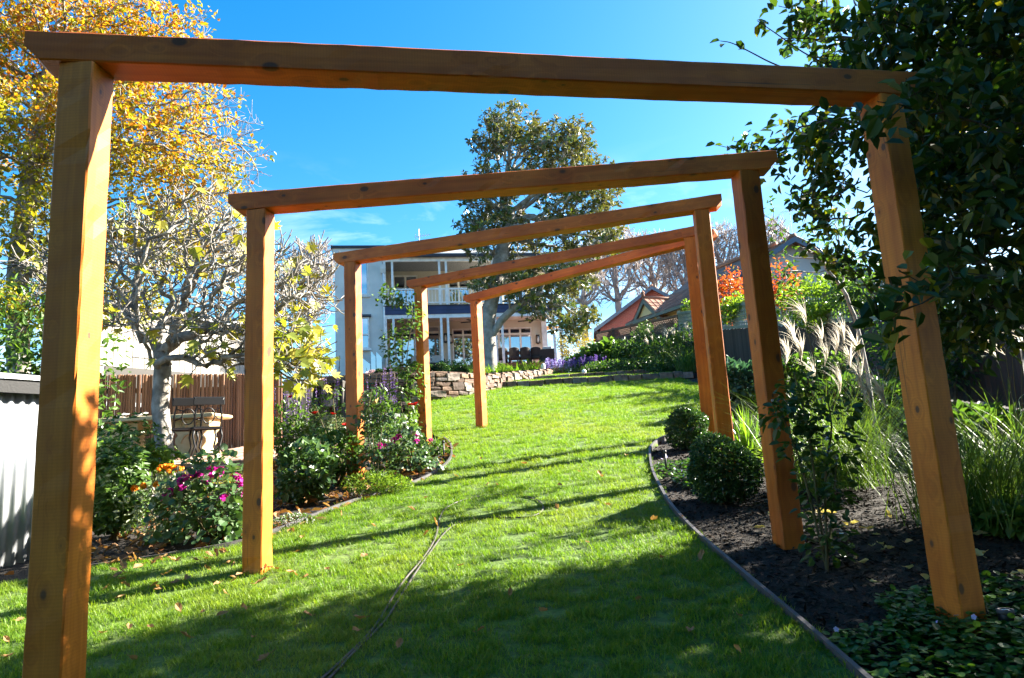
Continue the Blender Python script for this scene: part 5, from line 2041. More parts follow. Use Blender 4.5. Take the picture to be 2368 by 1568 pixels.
# overhanging tree at the right edge: trunk just outside the view
ov = Vector((3.95, 3.9, T(3, 3.9)))
t = thing('overhanging_tree', 'dense dark-leaved tree overhanging the nearest right post', 'tree', ov)
rs = np.random.RandomState(9)
start = [(3.95, 3.9, ov.z - .1), (3.9, 3.9, .95), (3.85, 3.85, 1.3), (3.8, 3.8, 1.7), (3.7, 3.75, 2.1), (3.6, 3.7, 2.5), (3.5, 3.6, 3.0)]
blobs = [B(2140, 130, 3.5, 190, 150, .7, 2.4), B(2280, 420, 3.4, 170, 190, .7, 3.2), B(2000, 60, 3.9, 110, 60, .6, .8), B(2240, 640, 3.7, 150, 130, .6, 2.2), B(2120, 420, 4.1, 70, 200, .5, 1.2), B(1900, 300, 4.9, 80, 60, .5, .35), B(1890, 450, 5.1, 85, 80, .5, .22),
         B(1935, 600, 5.0, 60, 60, .4, .1), B(1870, 30, 4.4, 50, 50, .4, .25), B(1790, 340, 4.9, 70, 30, .3, .18),
         ((3.9, 3.2, 3.4), (1.0, 1.2, .9), 2.6), ((4.6, 4.6, 3.0), (1.0, 1.1, 1.0), 2.2), ((3.6, 2.2, 3.9), (1.1, .8, .7), 1.5), ((4.9, 3.0, 2.6), (.9, 1.1, .9), 1.4), ((3.3, 3.6, 4.2), (.9, .8, .6), 1.0), ((5.4, 5.0, 3.7), (1.2, .9, 1.1), 2.0), ((5.0, 4.0, 4.6), (1.2, 1.0, .8), 1.6), B(2330, 200, 3.6, 150, 200, .8, 2.4), B(2170, 190, 2.75, 60, 45, .2, .14), ((4.2, 5.2, 3.9), (1.0, .5, .7), 2.2), ((3.5, 4.7, 3.5), (.6, .5, .6), 1.3), ((5.2, 5.5, 4.6), (1.0, .6, .8), 1.6), B(2290, 560, 3.1, 70, 190, .25, .8), B(2000, 330, 2.8, 60, 30, .15, .12), B(2030, 720, 2.75, 30, 30, .1, .06), B(2200, 760, 4.4, 130, 70, .5, 1.2)]
tree_parts(t, rs, start, blobs, 5000, .12, 1.1, .15, .0026, .075, M['bark_dark'], M['leaf_camellia'], 36000, .082, .047, .11, shoots=1, shoot_len=.2, jit=.25, up=.3, droop=.25, maxn=8000, curl=.2)

# long bare shoots of the same tree reaching out over the beam
t_ov = t
o_ = Vector(ov)
for k, (st_, nl) in enumerate(((((1965, 172), (1900, 145), (1850, 118), (1800, 82), (1768, 60), (1750, 48)), 7), (((1985, 95), (1900, 92), (1850, 88), (1800, 90)), 0), (((1850, 168), (1790, 150), (1730, 118), (1690, 98), (1665, 95)), 4), (((2010, 60), (1930, 45), (1880, 55), (1850, 80)), 12), (((1990, 330), (1900, 335), (1800, 345), (1720, 350), (1655, 335)), 16),
                             (((1990, 420), (1900, 470), (1830, 430), (1800, 400)), 8))):
    rs = np.random.RandomState(930 + k)
    pl = smooth_poly([tuple(P(u, v, 3.9 if k < 4 else 4.6)) for u, v in st_], 2)
    obj('shoot', MB().tube(pl, [.006 * (1 - .7 * i / len(pl)) for i in range(len(pl))], 5), M['bark_dark'], t_ov, smooth=True)
    if nl:
        mbs = MB()
        ix = (np.linspace(.55 if k != 4 else .1, 1, nl) * (len(pl) - 1)).astype(int)
        cc = np.array([pl[i] for i in ix]) + rs.normal(size=(nl, 3)) * .012
        put_leaves(mbs, cc, rdir(rs, nl) * .8 + np.array([-.3, 0, -.1]), unit(rdir(rs, nl) * .6 + np.array([0, -.3, .7])), rs.uniform(.06, .095, nl), rs.uniform(.035, .05, nl), .18, .2, True)
        tag(obj('shoot_leaves', mbs, M['leaf_camellia'], t_ov), kind='stuff')

hd = (3.3, .7, T(3, .7))  # unseen hedge, added to darken the nearest right post and the foreground
bush('unseen_hedge', 'tall dark unseen hedge added beside the viewpoint, just beyond the right edge of the view', 'shrub', hd, 1.0, 1.5, 3.1, 6500, .13, .07, M['leaf_dark'], 940, lump=.25, shell=.6)

# bare plane trees far behind
def bare_tree(label, u, vtop, vbase, d, wu, seed, bark, r_tip=.02, r_b=.28, n_att=800, grp='bare winter trees on the skyline', name='bare_tree', leaf=None):
    base_ = P(u, vbase, d)
    t_ = thing(name, label, 'tree', base_, group=grp)
    rs_ = np.random.RandomState(seed)
    H = P(u, vtop, d).z - base_.z
    st = [(base_.x, base_.y, base_.z - 1.0 + (H * .25 + 1.0) * k / 6 + 0) for k in range(7)]
    hw = wu * d / F
    bl = [((base_.x, base_.y, base_.z + H * .58), (hw * 1.1, hw * .8, H * .42), 2), ((base_.x - hw * .35, base_.y, base_.z + H * .78), (hw * .55, hw * .6, H * .22), 1), ((base_.x + hw * .4, base_.y, base_.z + H * .74), (hw * .55, hw * .6, H * .24), 1)]
    tree_parts(t_, rs_, st, bl, n_att, H * .03, H * .4, H * .036, r_tip, r_b, M[bark], M[leaf] if leaf else None, 600 if leaf else 0, .3, .16, .3, hexa=False, jit=.2, sides=4, thin=3.5, grav=.3, maxn=3500, shoots=4, shoot_len=H * .085, wild=.6)


bare_tree('pale bare tree with fine twigs just right of the magnolia', 1352, 560, 760, 56, 62, 101, 'bark_plane')
bare_tree('pale bare tree rising left of the brick gable', 1432, 520, 745, 60, 70, 102, 'bark_plane')
bare_tree('pale bare tree rising behind the apex of the brick gable', 1520, 540, 735, 62, 66, 103, 'bark_plane')
bare_tree('pale bare tree between the brick gable and the third right post', 1590, 545, 730, 58, 55, 104, 'bark_plane')
bare_tree('pale bare tree between the third and second right posts', 1668, 515, 710, 60, 60, 105, 'bark_plane')
bare_tree('bare twiggy tree left of the house', 715, 560, 800, 44, 62, 106, 'bark_plane', .016, .18)
bare_tree('faint bare tree behind the pale rendered house', 1790, 500, 690, 60, 60, 107, 'bark_plane')

bg_ = P(62, 880, 8.6)
bg_.z = T(bg_.x, bg_.y)
bush('laurel_shrub', 'deep green shrub behind the iron shed below the beech', 'shrub', bg_, .9, .6, 2.3, 2600, .1, .055, M['leaf_mid'], 777, lump=.3)

# stemmy shrub with pale bare branches behind the plumed grass
sb_ = P(2012, 905, 7.4)
sb_.z = T(3, sb_.y)
t = thing('bare_stemmed_shrub', 'shrub of long pale bare stems fanning up behind the plumed grass', 'shrub', sb_)
rs = np.random.RandomState(44)
start = [(sb_.x, sb_.y, sb_.z - .1)] + pts((2005, 860, 7.4), (1990, 790, 7.4), (1975, 730, 7.4))
tree_parts(t, rs, start, [B(1850, 570, 7.4, 110, 60, .5, 2), B(1940, 560, 7.4, 60, 80, .5, 1.5), B(1800, 640, 7.3, 60, 50, .4, .7), B(1780, 500, 7.4, 60, 50, .4, .6)], 240, .12, 1.6, .16, .004, .02, M['bark_grey'], M['leaf_dark'], 220, .07, .04, .05, jit=.16)

# evergreens behind the viewpoint: they shade the near posts from the open sky and show in the windows
for k, (x, y, h, r_, lab) in enumerate(((-5.5, -6.5, 9.0, 3.6, 'tall dark evergreen behind the viewpoint, left of the garden path'), (.5, -7.5, 10.0, 3.8, 'tall dark evergreen straight behind the viewpoint'), (6.5, -5.5, 9.0, 3.6, 'tall dark evergreen behind the viewpoint, towards the right boundary'))):
    t = thing('evergreen_tree', lab, 'tree', (x, y, T(x, y)), group='evergreens behind the viewpoint')
    rs = np.random.RandomState(700 + k)
    n = 7000
    d = rdir(rs, n)
    c = np.array([x, y, T(x, y) + h * .56]) + d * (1 - .6 * rs.rand(n, 1) ** 1.4) * lumpy(d, 710 + k, .4)[:, None] * np.array([r_, r_, h * .46])
    mb = MB()
    put_leaves(mb, c, d * .5 + rdir(rs, n) * .8, unit(d * .4 + rdir(rs, n) * .5 + np.array([0, 0, .5])), .42 * rs.uniform(.6, 1.2, n), .24 * rs.uniform(.6, 1.2, n), .15, .15, False)
    tag(obj('crown', mb, M['leaf_dark'], t), kind='stuff')
    obj('trunk', MB().tube([(x, y, T(x, y) - .2), (x + .1, y, T(x, y) + h * .3), (x, y + .1, T(x, y) + h * .7)], [.28, .2, .08], 10), M['bark_brown'], t, smooth=True)

# ------------------------------------------------------------------ far planting (bank, fence side)
def far_bush(name, label, u, vb, d, wu, hv, n, L, Wd, mat, seed, cat='shrub', **kw):
    p = P(u, vb, d)
    p.z = T(min(p.x, 5), p.y)
    r_ = wu * d / F
    return bush(name, label, cat, p, r_, r_ * .8, hv * d / F, n, L, Wd, M[mat], seed, **kw)


far_bush('viburnum_shrub', 'rounded mid-green shrub on the bank left of the magnolia trunk', 1052, 858, 23, 40, 32, 1100, .09, .05, 'leaf_mid', 1)
far_bush('viburnum_shrub', 'small rounded green shrub just right of the magnolia trunk', 1152, 852, 25, 14, 24, 400, .08, .05, 'leaf_mid', 2)
for k, (u, v, r_, lab) in enumerate(((993, 872, 15, 'clipped dark box ball on the bank beside the fourth left post'), (1022, 870, 17, 'clipped dark box ball between the fourth and fifth left posts'), (905, 876, 15, 'clipped dark box ball on the bank behind the climbing rose'), (878, 876, 13, 'clipped dark box ball at the left end of the bank'), (1072, 868, 13, 'clipped dark box ball close to the fifth left post'))):
    far_bush('box_ball', lab, u, v, 18.5, r_, r_ * 1.9, 1500, .05, .035, 'leaf_box', 200 + k, lump=.06, shell=.25, hexa=False, group='clipped box balls on the bank', stems=2)
rs = np.random.RandomState(7)
for k, u in enumerate((1116, 1140, 1162, 1186, 1210, 1232)):
    d_ = 20.2 + k * .42
    p = P(u, 862, d_)
    p.z = wall_top(WLEN * (.5 + .07 * k)) + .0
    labs = ('strap-leaved agapanthus clump nearest the fifth left post', 'strap-leaved agapanthus clump below the magnolia trunk', 'strap-leaved agapanthus clump, third along the wall', 'strap-leaved agapanthus clump, fourth along the wall',
            'strap-leaved agapanthus clump, second from the white light', 'strap-leaved agapanthus clump next to the white light')
    t = thing('agapanthus_clump', labs[k], 'plant', p, group='agapanthus clumps along the stone wall')
    m = 60
    mb = MB()
    base = np.array(p) + rs.normal(size=(m, 3)) * np.array([.1, .08, 0])
    put_blades(mb, rs, base, rs.uniform(0, 6.28, m), rs.uniform(.38, .66, m), rs.uniform(.2, .55, m), np.full(m, .045), rs.uniform(.2, .6, m))
    obj('foliage', mb, M['blade_bright'] if k % 2 else M['blade'], t)
    mb = MB().lathe([(.03, -.03), (.04, .02), (.02, .08)], 8, tuple(p))
    obj('crown_base', mb, M['twig'], t)

# fence-side shrubs in shade
far_bush('golden_maple', 'small golden feathery maple at the right end of the verandah', 1335, 862, 27.5, 48, 105, 2600, .09, .035, 'leaf_gold', 11, lump=.3, lift=.6)
far_bush('hydrangea_shrub', 'big-leaved glossy green shrub against the lattice fence', 1400, 866, 25, 55, 72, 900, .24, .19, 'leaf_mid', 12, lump=.25, cat='shrub')
far_bush('laurel_shrub', 'dark tall shrub under the small cream gable', 1460, 868, 23.5, 52, 72, 1500, .12, .06, 'leaf_dark', 13)
far_bush('laurel_shrub', 'dark shrub left of the fourth right post', 1530, 868, 22.5, 55, 76, 1500, .12, .06, 'leaf_dark', 14)
far_bush('laurel_shrub', 'dark shrub directly behind the fourth right post', 1592, 872, 21, 55, 110, 1500, .12, .06, 'leaf_dark', 15)
far_bush('camellia_shrub', 'reddish-tipped shrub rising to the lattice below the cream wall', 1500, 860, 24, 30, 108, 900, .11, .06, 'leaf_rose', 16, lift=.7)
far_bush('hydrangea_shrub', 'low green shrub at the foot of the lattice fence', 1345, 866, 25.5, 45, 38, 700, .15, .11, 'leaf_mid', 17)
far_bush('low_hedge', 'low dark ground-hugging shrub along the upper terrace', 1440, 876, 22.3, 95, 26, 1700, .08, .045, 'leaf_dark', 18)
far_bush('low_hedge', 'low dark ground-hugging shrub below the fourth right post', 1560, 884, 20.8, 75, 34, 1500, .08, .045, 'leaf_dark', 19)
# purple flowers by the deck
p = P(1330, 866, 24.3)
p.z = T(p.x, p.y)
t = bush('catmint_border', 'mass of purple flowers along the foot of the deck', 'flowers', p, 1.15, .5, .34, 1500, .05, .02, M['leaf_grey'], 61, lump=.2, hexa=False)
rs = np.random.RandomState(62)
spk = MB()
a = np.array([[0, 0, z] for z in np.repeat(np.linspace(.02, .3, 9), 4)])
put_leaves(spk, a, rdir(rs, 36) + np.array([0, 0, .4]), rdir(rs, 36), np.full(36, .045), np.full(36, .04), .1, .1, False)
spk = spk.mesh('flower_spike', M['fl_purple'])
spk2 = spk.copy()
spk2.materials.clear()
spk2.materials.append(M['fl_lilac'])
for k in range(110):
    q = rs.uniform(-1, 1, 2) * np.array([1.1, .45])
    inst('flower_spike', spk2 if q[0] < -.2 and k % 2 else spk, t, (q[0], q[1], .2 + rs.rand() * .12), (rs.normal() * .3, rs.normal() * .3, rs.rand() * 6))

# plume grasses
def plume_mesh(seed, L, n, mat):
    rs_ = np.random.RandomState(seed)
    mb_ = MB()
    base = np.zeros((n, 3))
    base[:, 2] = rs_.uniform(0, .3, n) * L
    az = rs_.normal(size=n) * .55
    put_blades(mb_, rs_, base, az, L * rs_.uniform(.5, 1.0, n), rs_.uniform(.05, .35, n), np.full(n, .0055), rs_.uniform(.1, .7, n), 4)
    return mb_.mesh('plume', mat)


PLUMES = [plume_mesh(k, .27, 34, M['plume']) for k in range(4)]


def plume_grass(label, base, rad_, h, nb, npl, seed, mat='blade', wind=PI, plmax=1.0, group=None, w=.007, spots=None):
    t_ = thing('plume_grass', label, 'ornamental grass', base, group=group)
    rs_ = np.random.RandomState(seed)
    mb_ = MB()
    b = np.array(base) + rs_.normal(size=(nb, 3)) * np.array([rad_ * .3, rad_ * .3, 0])
    put_blades(mb_, rs_, b, rs_.uniform(0, 2 * PI, nb), h * rs_.uniform(.45, 1.05, nb), rs_.uniform(.1, .55, nb), w * rs_.uniform(.7, 1.2, nb), rs_.uniform(.15, .75, nb), 5)
    obj('foliage', mb_, M[mat], t_)
    sites = spots or [(rs_.uniform(-1, 1) * rad_ * 1.1, rs_.uniform(-.6, .6) * rad_, h * rs_.uniform(.8, 1.25) * plmax) for _ in range(npl)]
    for k, (x, y, z) in enumerate(sites):
        top = Vector((x, y, z))
        o_ = obj('stalk', MB().tube([Vector(base) + Vector((x * .1, y * .1, 0)), Vector(base) + Vector((x * .5, y * .5, z * .6)), Vector(base) + top], [.004, .003, .002], 4), M['twig'], t_)
        inst('plume', PLUMES[k % 4], t_, top - Vector((0, 0, .03)), (rs_.normal() * .15, rs_.normal() * .2 - .15, wind + rs_.normal() * .5), rs_.uniform(.75, 1.15))
    return t_


pg = P(1930, 1060, 5.5)
pg.z = T(2.6, 5.5)
sp = []
for (u, v) in ((1862, 725), (1835, 765), (1850, 810), (1895, 775), (1905, 815), (1930, 790), (1950, 765), (1965, 820), (1990, 800), (1815, 815), (1880, 865), (1940, 880), (1985, 865)):
    q = P(u, v + 22, 5.3 + (u % 7) * .08) - pg
    sp.append((q.x, q.y, q.z))
plume_grass('large fountain grass with bright white plumes between the second and first right posts', pg, .55, 1.05, 1000, 0, 71, spots=sp, w=.0055)
p = P(2230, 1080, 4.4)
p.z = T(3, 4.4)
plume_grass('dark arching grass clump right of the nearest right post', p, .5, .95, 700, 6, 72, plmax=.9, w=.006)
p = P(2350, 1000, 5.2)
p.z = T(3, 5.2)
plume_grass('shaded grass clump at the far right edge', p, .45, 1.0, 220, 6, 73)
p = P(1585, 872, 19.5)
p.z = T(4, 19.5)
plume_grass('shaded plumed grass by the upper terrace left of the fourth right post', p, .5, 1.15, 160, 10, 74, w=.014)
p = P(1535, 868, 21)
p.z = T(4, 21)
plume_grass('shaded plumed grass standing among the dark shrubs', p, .4, 1.1, 140, 7, 75, w=.014)

# ------------------------------------------------------------------ right bed
q = G(1690, 1172)
bush('box_ball', 'clipped dark green box ball in front of the second right post', 'shrub', (q.x + .02, q.y + .22, T(q.x, q.y + .22) - .02),   .27, .26, .52, 9000, .03, .02, M['leaf_box'], 81, lump=.13, shell=.3, hexa=False, stems=4, group='box balls in the right bed')
q = G(1605, 1040)
bush('box_ball', 'smaller box ball on the lawn side of the fourth right post', 'shrub', (q.x, q.y + .2, T(q.x, q.y + .2) - .02), .2, .2, .46, 4500, .034, .022, M['leaf_box'], 82, lump=.16, shell=.3, hexa=False, stems=3, group='box balls in the right bed')
rs = np.random.RandomState(83)
q = P(1722, 985, 7.2)
q.z = T(2.4, 7.2) - .0
t = thing('iris_clump', 'bright upright sword-leaved clump between the third and second right posts', 'plant', q)
mb = MB()
m = 34
put_blades(mb, rs, np.array(q) + rs.normal(size=(m, 3)) * np.array([.06, .05, 0]), rs.uniform(0, 6.28, m), rs.uniform(.3, .62, m), rs.uniform(.05, .35, m), np.full(m, .028), rs.uniform(0, .35, m))
obj('foliage', mb, M['blade_bright'], t)
obj('crown_base', MB().lathe([(.05, -.04), (.06, .02), (.02, .09)], 8, tuple(q)), M['twig'], t)
for k, (u, v, d_, wu, hv, n, L, Wd, mat, lab, nm) in enumerate((
        (1720, 905, 10.2, 48, 115, 900, .15, .08, 'leaf_blue', 'blue-green large-leaved shrub between the third and second right posts', 'honeybush_shrub'),
        (1850, 1000, 7.4, 75, 60, 1100, .07, .04, 'leaf_mid', 'leafy green shrub low behind the plumed grass', 'leafy_shrub'),
        (1990, 960, 8.5, 90, 110, 1500, .09, .045, 'leaf_dark', 'dark shrub behind the nearest right post', 'leafy_shrub'),
        (2250, 1000, 6.4, 110, 90, 1400, .13, .09, 'leaf_dark', 'broad-leaved dark shrub in the shade at the far right', 'leafy_shrub'),
        (1825, 940, 9.2, 70, 150, 1500, .09, .05, 'leaf_dark', 'dark leafy shrub behind the plumes, near the second right post', 'leafy_shrub'),
        (1930, 940, 9.4, 75, 140, 1500, .09, .05, 'leaf_mid', 'green leafy shrub behind the plumes, below the trellis', 'leafy_shrub'),
        (2330, 1080, 4.2, 90, 50, 900, .09, .06, 'leaf_mid', 'low broad-leaved plant in the shade at the right edge', 'leafy_shrub'))):
    p = P(u, v, d_)
    p.z = T(min(p.x, 3.2), p.y)
    bush(nm, lab, 'shrub', p, wu * d_ / F, wu * d_ / F * .8, hv * d_ / F, n, L, Wd, M[mat], 300 + k)
# red and orange shrubs and vines along the trellis
for k, (u, vc, d_, wu, hv, n, mat, lab, nm) in enumerate((
        (1688, 680, 20, 42, 58, 900, 'leaf_red', 'orange-red leaved shrub showing above the trellis between two posts', 'smoke_bush'),
        (1818, 668, 15.4, 42, 50, 650, 'leaf_red', 'red and orange leaved shrub in front of the rendered gable', 'smoke_bush'),
        (1890, 702, 14.1, 85, 62, 2100, 'leaf_bright', 'bright green leafy climber below the red-leaved shrub', 'trellis_vine'),
        (1715, 712, 18.9, 60, 26, 1300, 'leaf_bright', 'green vine spilling over the top of the square trellis', 'trellis_vine'),
        (1975, 660, 12.7, 60, 75, 900, 'leaf_mid', 'tall green shrub above the trellis beside the nearest right post', 'tall_shrub'),
        (1600, 712, 23.5, 22, 22, 350, 'leaf_bright', 'tuft of vine on the trellis corner behind the third right post', 'trellis_vine'),
        (2150, 800, 10.2, 150, 130, 2200, 'leaf_dark', 'dark hedge shrub behind the overhanging tree', 'tall_shrub'))):
    p = P(u, vc, d_)
    r_ = wu * d_ / F
    h = hv * d_ / F
    g = T(min(p.x, 3.2), p.y)
    t = thing(nm, lab, 'shrub', (p.x, p.y, g), group='shrubs and vines along the trellis')
    rs = np.random.RandomState(400 + k)
    m = n
    d = rdir(rs, m)
    c = np.array(p) + d * (1 - .55 * rs.rand(m, 1) ** 1.3) * lumpy(d, 500 + k, .35)[:, None] * np.array([r_, min(r_, .7), h])
    mb = MB()
    kk = rs.uniform(.6, 1.2, m)
    put_leaves(mb, c, d * .6 + rdir(rs, m) * .8, unit(d * .4 + rdir(rs, m) * .5 + np.array([0, 0, .5])), .075 * kk * (1 + d_ / 30), .045 * kk * (1 + d_ / 30), .15, .15, False)
    obj('foliage', mb, M[mat], t)
    mb = MB()
    for _ in range(5):
        e = c[rs.randint(m)]
        mb.tube([(p.x + rs.normal() * .1, p.y + rs.normal() * .1, g - .05), (p.x + rs.normal() * .2, p.y, (g + p.z) / 2), tuple(e)], [.025, .018, .006], 5)
    obj('stem', mb, M['bark_brown'], t, smooth=True)


def climber(name, label, stems_uv, d, n_leaf, L, Wd, mat, seed, spread, flowers=(), leaf_from=0.1, drift=.12):
    """rambling rose: canes through given sight points, leaflets along them"""
    rs_ = np.random.RandomState(seed)
    b0 = P(stems_uv[0][0][0], stems_uv[0][0][1], d)
    b0.z = T(b0.x, b0.y)
    t_ = thing(name, label, 'rose', b0)
    C_, D_ = [], []
    for si, st in enumerate(stems_uv):
        pl = [P(u, v, d + rs_.normal() * drift * .5) for u, v in st]
        if si == 0 or True:
            if st[0][1] > 1000 or si == 0:
                pl[0].z = T(pl[0].x, pl[0].y) - .03
        pl = [Vector(q_) for q_ in smooth_poly([tuple(q_) for q_ in pl], 2)]
        obj('cane', MB().tube(pl, [.009 * (1 - .7 * k_ / len(pl)) for k_ in range(len(pl))], 5), M['twig'], t_, smooth=True)
        Ls = sum((b_ - a_).length for a_, b_ in zip(pl, pl[1:]))
        m_ = int(n_leaf * Ls)
        idx = (leaf_from + (1 - leaf_from) * rs_.rand(m_)) * (len(pl) - 1.001)
        for i_ in idx:
            a_ = int(i_)
            q_ = pl[a_].lerp(pl[a_ + 1], i_ - a_)
            dr = (pl[a_ + 1] - pl[a_]).normalized()
            off = Vector(rdir(rs_, 1)[0])
            side = (off - dr * off.dot(dr)).normalized()
            q_ = q_ + side * spread * rs_.rand() ** .7
            for k_ in range(rs_.randint(3, 6)):          # compound leaf
                C_.append(q_ + Vector(rs_.normal(size=3)) * L * .45)
                D_.append(side + Vector(rs_.normal(size=3)) * .6 + Vector((0, 0, -.1)))
    mb_ = MB()
    n_ = len(C_)
    kk_ = rs_.uniform(.6, 1.2, n_)
    put_leaves(mb_, np.array(C_), np.array(D_), unit(rdir(rs_, n_) * .6 + np.array([0, -.2, .8])), L * kk_, Wd * kk_, .15, .15, True)
    obj('foliage', mb_, M[mat], t_)
    for (u, v, me, s_) in flowers:
        q_ = P(u, v, d - .1)
        inst('flower', me, t_, Vector(q_) - Vector(b0), (rs_.normal() * .3 + .6, rs_.normal() * .3, rs_.rand() * 6), s_)
    return t_


FLW = {'magenta': blossom('flower', 16, .045, M['fl_magenta'], 1, ball=True), 'orange': blossom('flower', 22, .036, M['fl_orange'], 2, ball=True), 'red': blossom('flower', 9, .045, M['fl_red'], 3, .8, 2),
       'white': blossom('flower', 8, .012, M['fl_white'], 4, ball=True), 'peach': blossom('flower', 10, .05, M['fl_peach'], 5, .7, 3), 'pink': blossom('flower', 10, .05, M['fl_pink'], 6, .7, 3), 'violet': blossom('flower', 5, .013, M['fl_lilac'], 7, .2)}

climber('climbing_rose', 'dark-leaved climbing rose just right of the second right post', [((1895, 1190), (1880, 1090), (1870, 1000), (1850, 920), (1835, 860)), ((1895, 1190), (1905, 1080), (1925, 1000), (1915, 930)), ((1895, 1190), (1930, 1120), (1935, 1050)), ((1890, 1150), (1850, 1060), (1815, 980), (1800, 930))],
        3.95, 42, .06, .042, 'leaf_dark', 91, .1)

# violets: foreground patch and the lit patch by the edging
def violets(label, cen, rx, ry, n, nf, seed, L, mat='violet_leaf', h=.07):
    rs_ = np.random.RandomState(seed)
    t_ = thing('violet_patch', label, 'ground cover', (cen[0], cen[1], T(cen[0], cen[1])), group='native violet patches')
    a_ = rs_.uniform(0, 2 * PI, n)
    rr_ = np.sqrt(rs_.rand(n)) * (1 + .18 * np.sin(a_ * 3 + seed) + .1 * np.sin(a_ * 7))
    x, y = cen[0] + rr_ * rx * np.cos(a_), cen[1] + rr_ * ry * np.sin(a_)
    z = np.array([T(i, j) for i, j in zip(x, y)]) + h * rs_.rand(n) * np.clip(1.25 - rr_, .25, 1)
    Cn = np.stack([x, y, z], 1)
    mb_ = MB()
    D_ = rdir(rs_, n)
    D_[:, 2] *= .3
    put_lobed(mb_, Cn, D_, unit(rdir(rs_, n) * .35 + np.array([0, 0, 1])), L * rs_.uniform(.6, 1.2, n), GER, .12)
    obj('foliage', mb_, M[mat], t_)
    o0 = Vector(t_.location)
    for _ in range(nf):
        i = rs_.randint(n)
        top = Vector(Cn[i]) + Vector((0, 0, rs_.uniform(.03, .075)))
        o_ = obj('flower_stem', MB().tube([Cn[i], tuple(top)], .0012, 4), M['blade_bright'], t_)
        inst('flower', FLW['violet'], t_, top - o0, (rs_.normal() * .5 + .5, rs_.normal() * .4, rs_.rand() * 6))
    return t_


violets('shaded violet patch at the foot of the nearest right post', (1.95, 2.85), .66, .62, 5200, 18, 92, .034)
violets('shaded violet patch in the bottom right corner', (2.05, 2.3), .7, .5, 3600, 4, 93, .034)
violets('sunlit violet patch with lilac flowers inside the right edging', (1.62, 6.35), .36, .75, 1300, 22, 94, .034)
violets('sunlit violet patch behind the third and fourth right posts', (2.45, 7.1), .55, .9, 1500, 6, 95, .04, 'leaf_bright')

# ------------------------------------------------------------------ left bed
def bed_bush(name, label, u, v, wu, hv, n, L, Wd, mat, seed, cat='shrub', dd=0.0, **kw):
    q_ = G(u, v)
    d_ = q_.y + dd
    x_ = q_.x * d_ / q_.y
    r_ = wu * d_ / F
    return bush(name, label, cat, (x_, d_, T(x_, d_) - .01), r_, r_ * .75, hv * d_ / F, n, L, Wd, M[mat], seed, **kw), r_, hv * d_ / F


bed_bush('choisya_shrub', 'glossy green shrub just right of the nearest left post', 262, 1262, 75, 215, 700, .065, .03, 'leaf_mid', 601, whorl=4, lift=.45, lump=.35, dd=.25)
bed_bush('choisya_shrub', 'taller leafy shoots in front of the stone table', 300, 1180, 70, 180, 330, .06, .03, 'leaf_mid', 602, whorl=4, lift=.55, lump=.5, dd=.6)
bed_bush('choisya_shrub', 'bright green rosettes beside the fig trunk', 352, 1160, 60, 125, 150, .07, .032, 'leaf_bright', 603, whorl=5, lift=.6, lump=.5, dd=.3)
bed_bush('rock_rose', 'low brownish twiggy plant behind the pink geranium', 475, 1150, 55, 60, 500, .035, .015, 'leaf_fig', 604, dd=.2)


def flowering(root, r_, h, me, n, seed, low=.55, stem=True, sc=1.0, ry=.75, front=True):
    rs_ = np.random.RandomState(seed)
    o0 = Vector(root.location)
    for _ in range(n):
        a_ = rs_.uniform(PI * 1.0, PI * 2.0) if front and rs_.rand() < .75 else rs_.uniform(0, 2 * PI)
        el = rs_.uniform(low, 1.0) * PI / 2
        q_ = Vector((r_ * math.cos(a_) * math.cos(el), r_ * ry * math.sin(a_) * math.cos(el), h * (.5 + .56 * math.sin(el))))
        inst('flower', me, root, q_, (rs_.normal() * .3 + .35, rs_.normal() * .3, rs_.rand() * 6), sc * rs_.uniform(.8, 1.2))
        if stem:
            obj('flower_stem', MB().tube([o0 + q_ * .8, o0 + q_], .0025, 4), M['leaf_mid'], root)


root, r_, h = bed_bush('marigold_plant', 'orange marigolds with grey-green leaves left of the geranium', 385, 1255, 80, 150, 900, .05, .018, 'leaf_grey', 611, cat='flowers', lump=.3, dd=.15)
flowering(root, r_, h, FLW['orange'], 15, 612, .15)


def geranium(label, u, v, wu, hv, n, seed, heads, dd=0.1, L=.058, me='magenta', low=.3, hs=1.0):
    q_ = G(u, v)
    d_ = q_.y + dd
    x_ = q_.x * d_ / q_.y
    r_, h_ = wu * d_ / F, hv * d_ / F
    t_ = thing('geranium_plant', label, 'flowers', (x_, d_, T(x_, d_)), group='geraniums in the left bed')
    rs_ = np.random.RandomState(seed)
    d0 = rdir(rs_, n)
    d0[:, 2] = np.abs(d0[:, 2])
    c_ = np.array(t_.location) + d0 * (1 - .5 * rs_.rand(n, 1) ** 1.6) * lumpy(d0, seed, .25)[:, None] * np.array([r_, r_ * .75, h_])
    mb_ = MB()
    put_lobed(mb_, c_, unit(d0 * .5 + rdir(rs_, n) * .7), unit(d0 * .7 + np.array([0, -.2, .6]) + rdir(rs_, n) * .3), L * rs_.uniform(.5, 1.15, n), GER, .15)
    obj('foliage', mb_, M['leaf_rose'], t_)
    mb_ = MB()
    for _ in range(8):
        mb_.tube([tuple(t_.location), tuple(c_[rs_.randint(n)])], [.008, .003], 5)
    obj('stem', mb_, M['twig'], t_)
    flowering(t_, r_, h_ * .95, FLW[me], heads, seed + 1, low, sc=hs)
    return t_


geranium('large geranium with magenta flower heads left of the second left post', 485, 1255, 100, 150, 1200, 621, 30, low=.15)
geranium('geranium with magenta flowers at the foot of the fourth left post', 945, 1092, 75, 80, 800, 623, 8, L=.055)
geranium('white-flowered geranium between the third and fourth left posts', 905, 1050, 75, 85, 700, 625, 26, L=.045, me='white', hs=2.4)
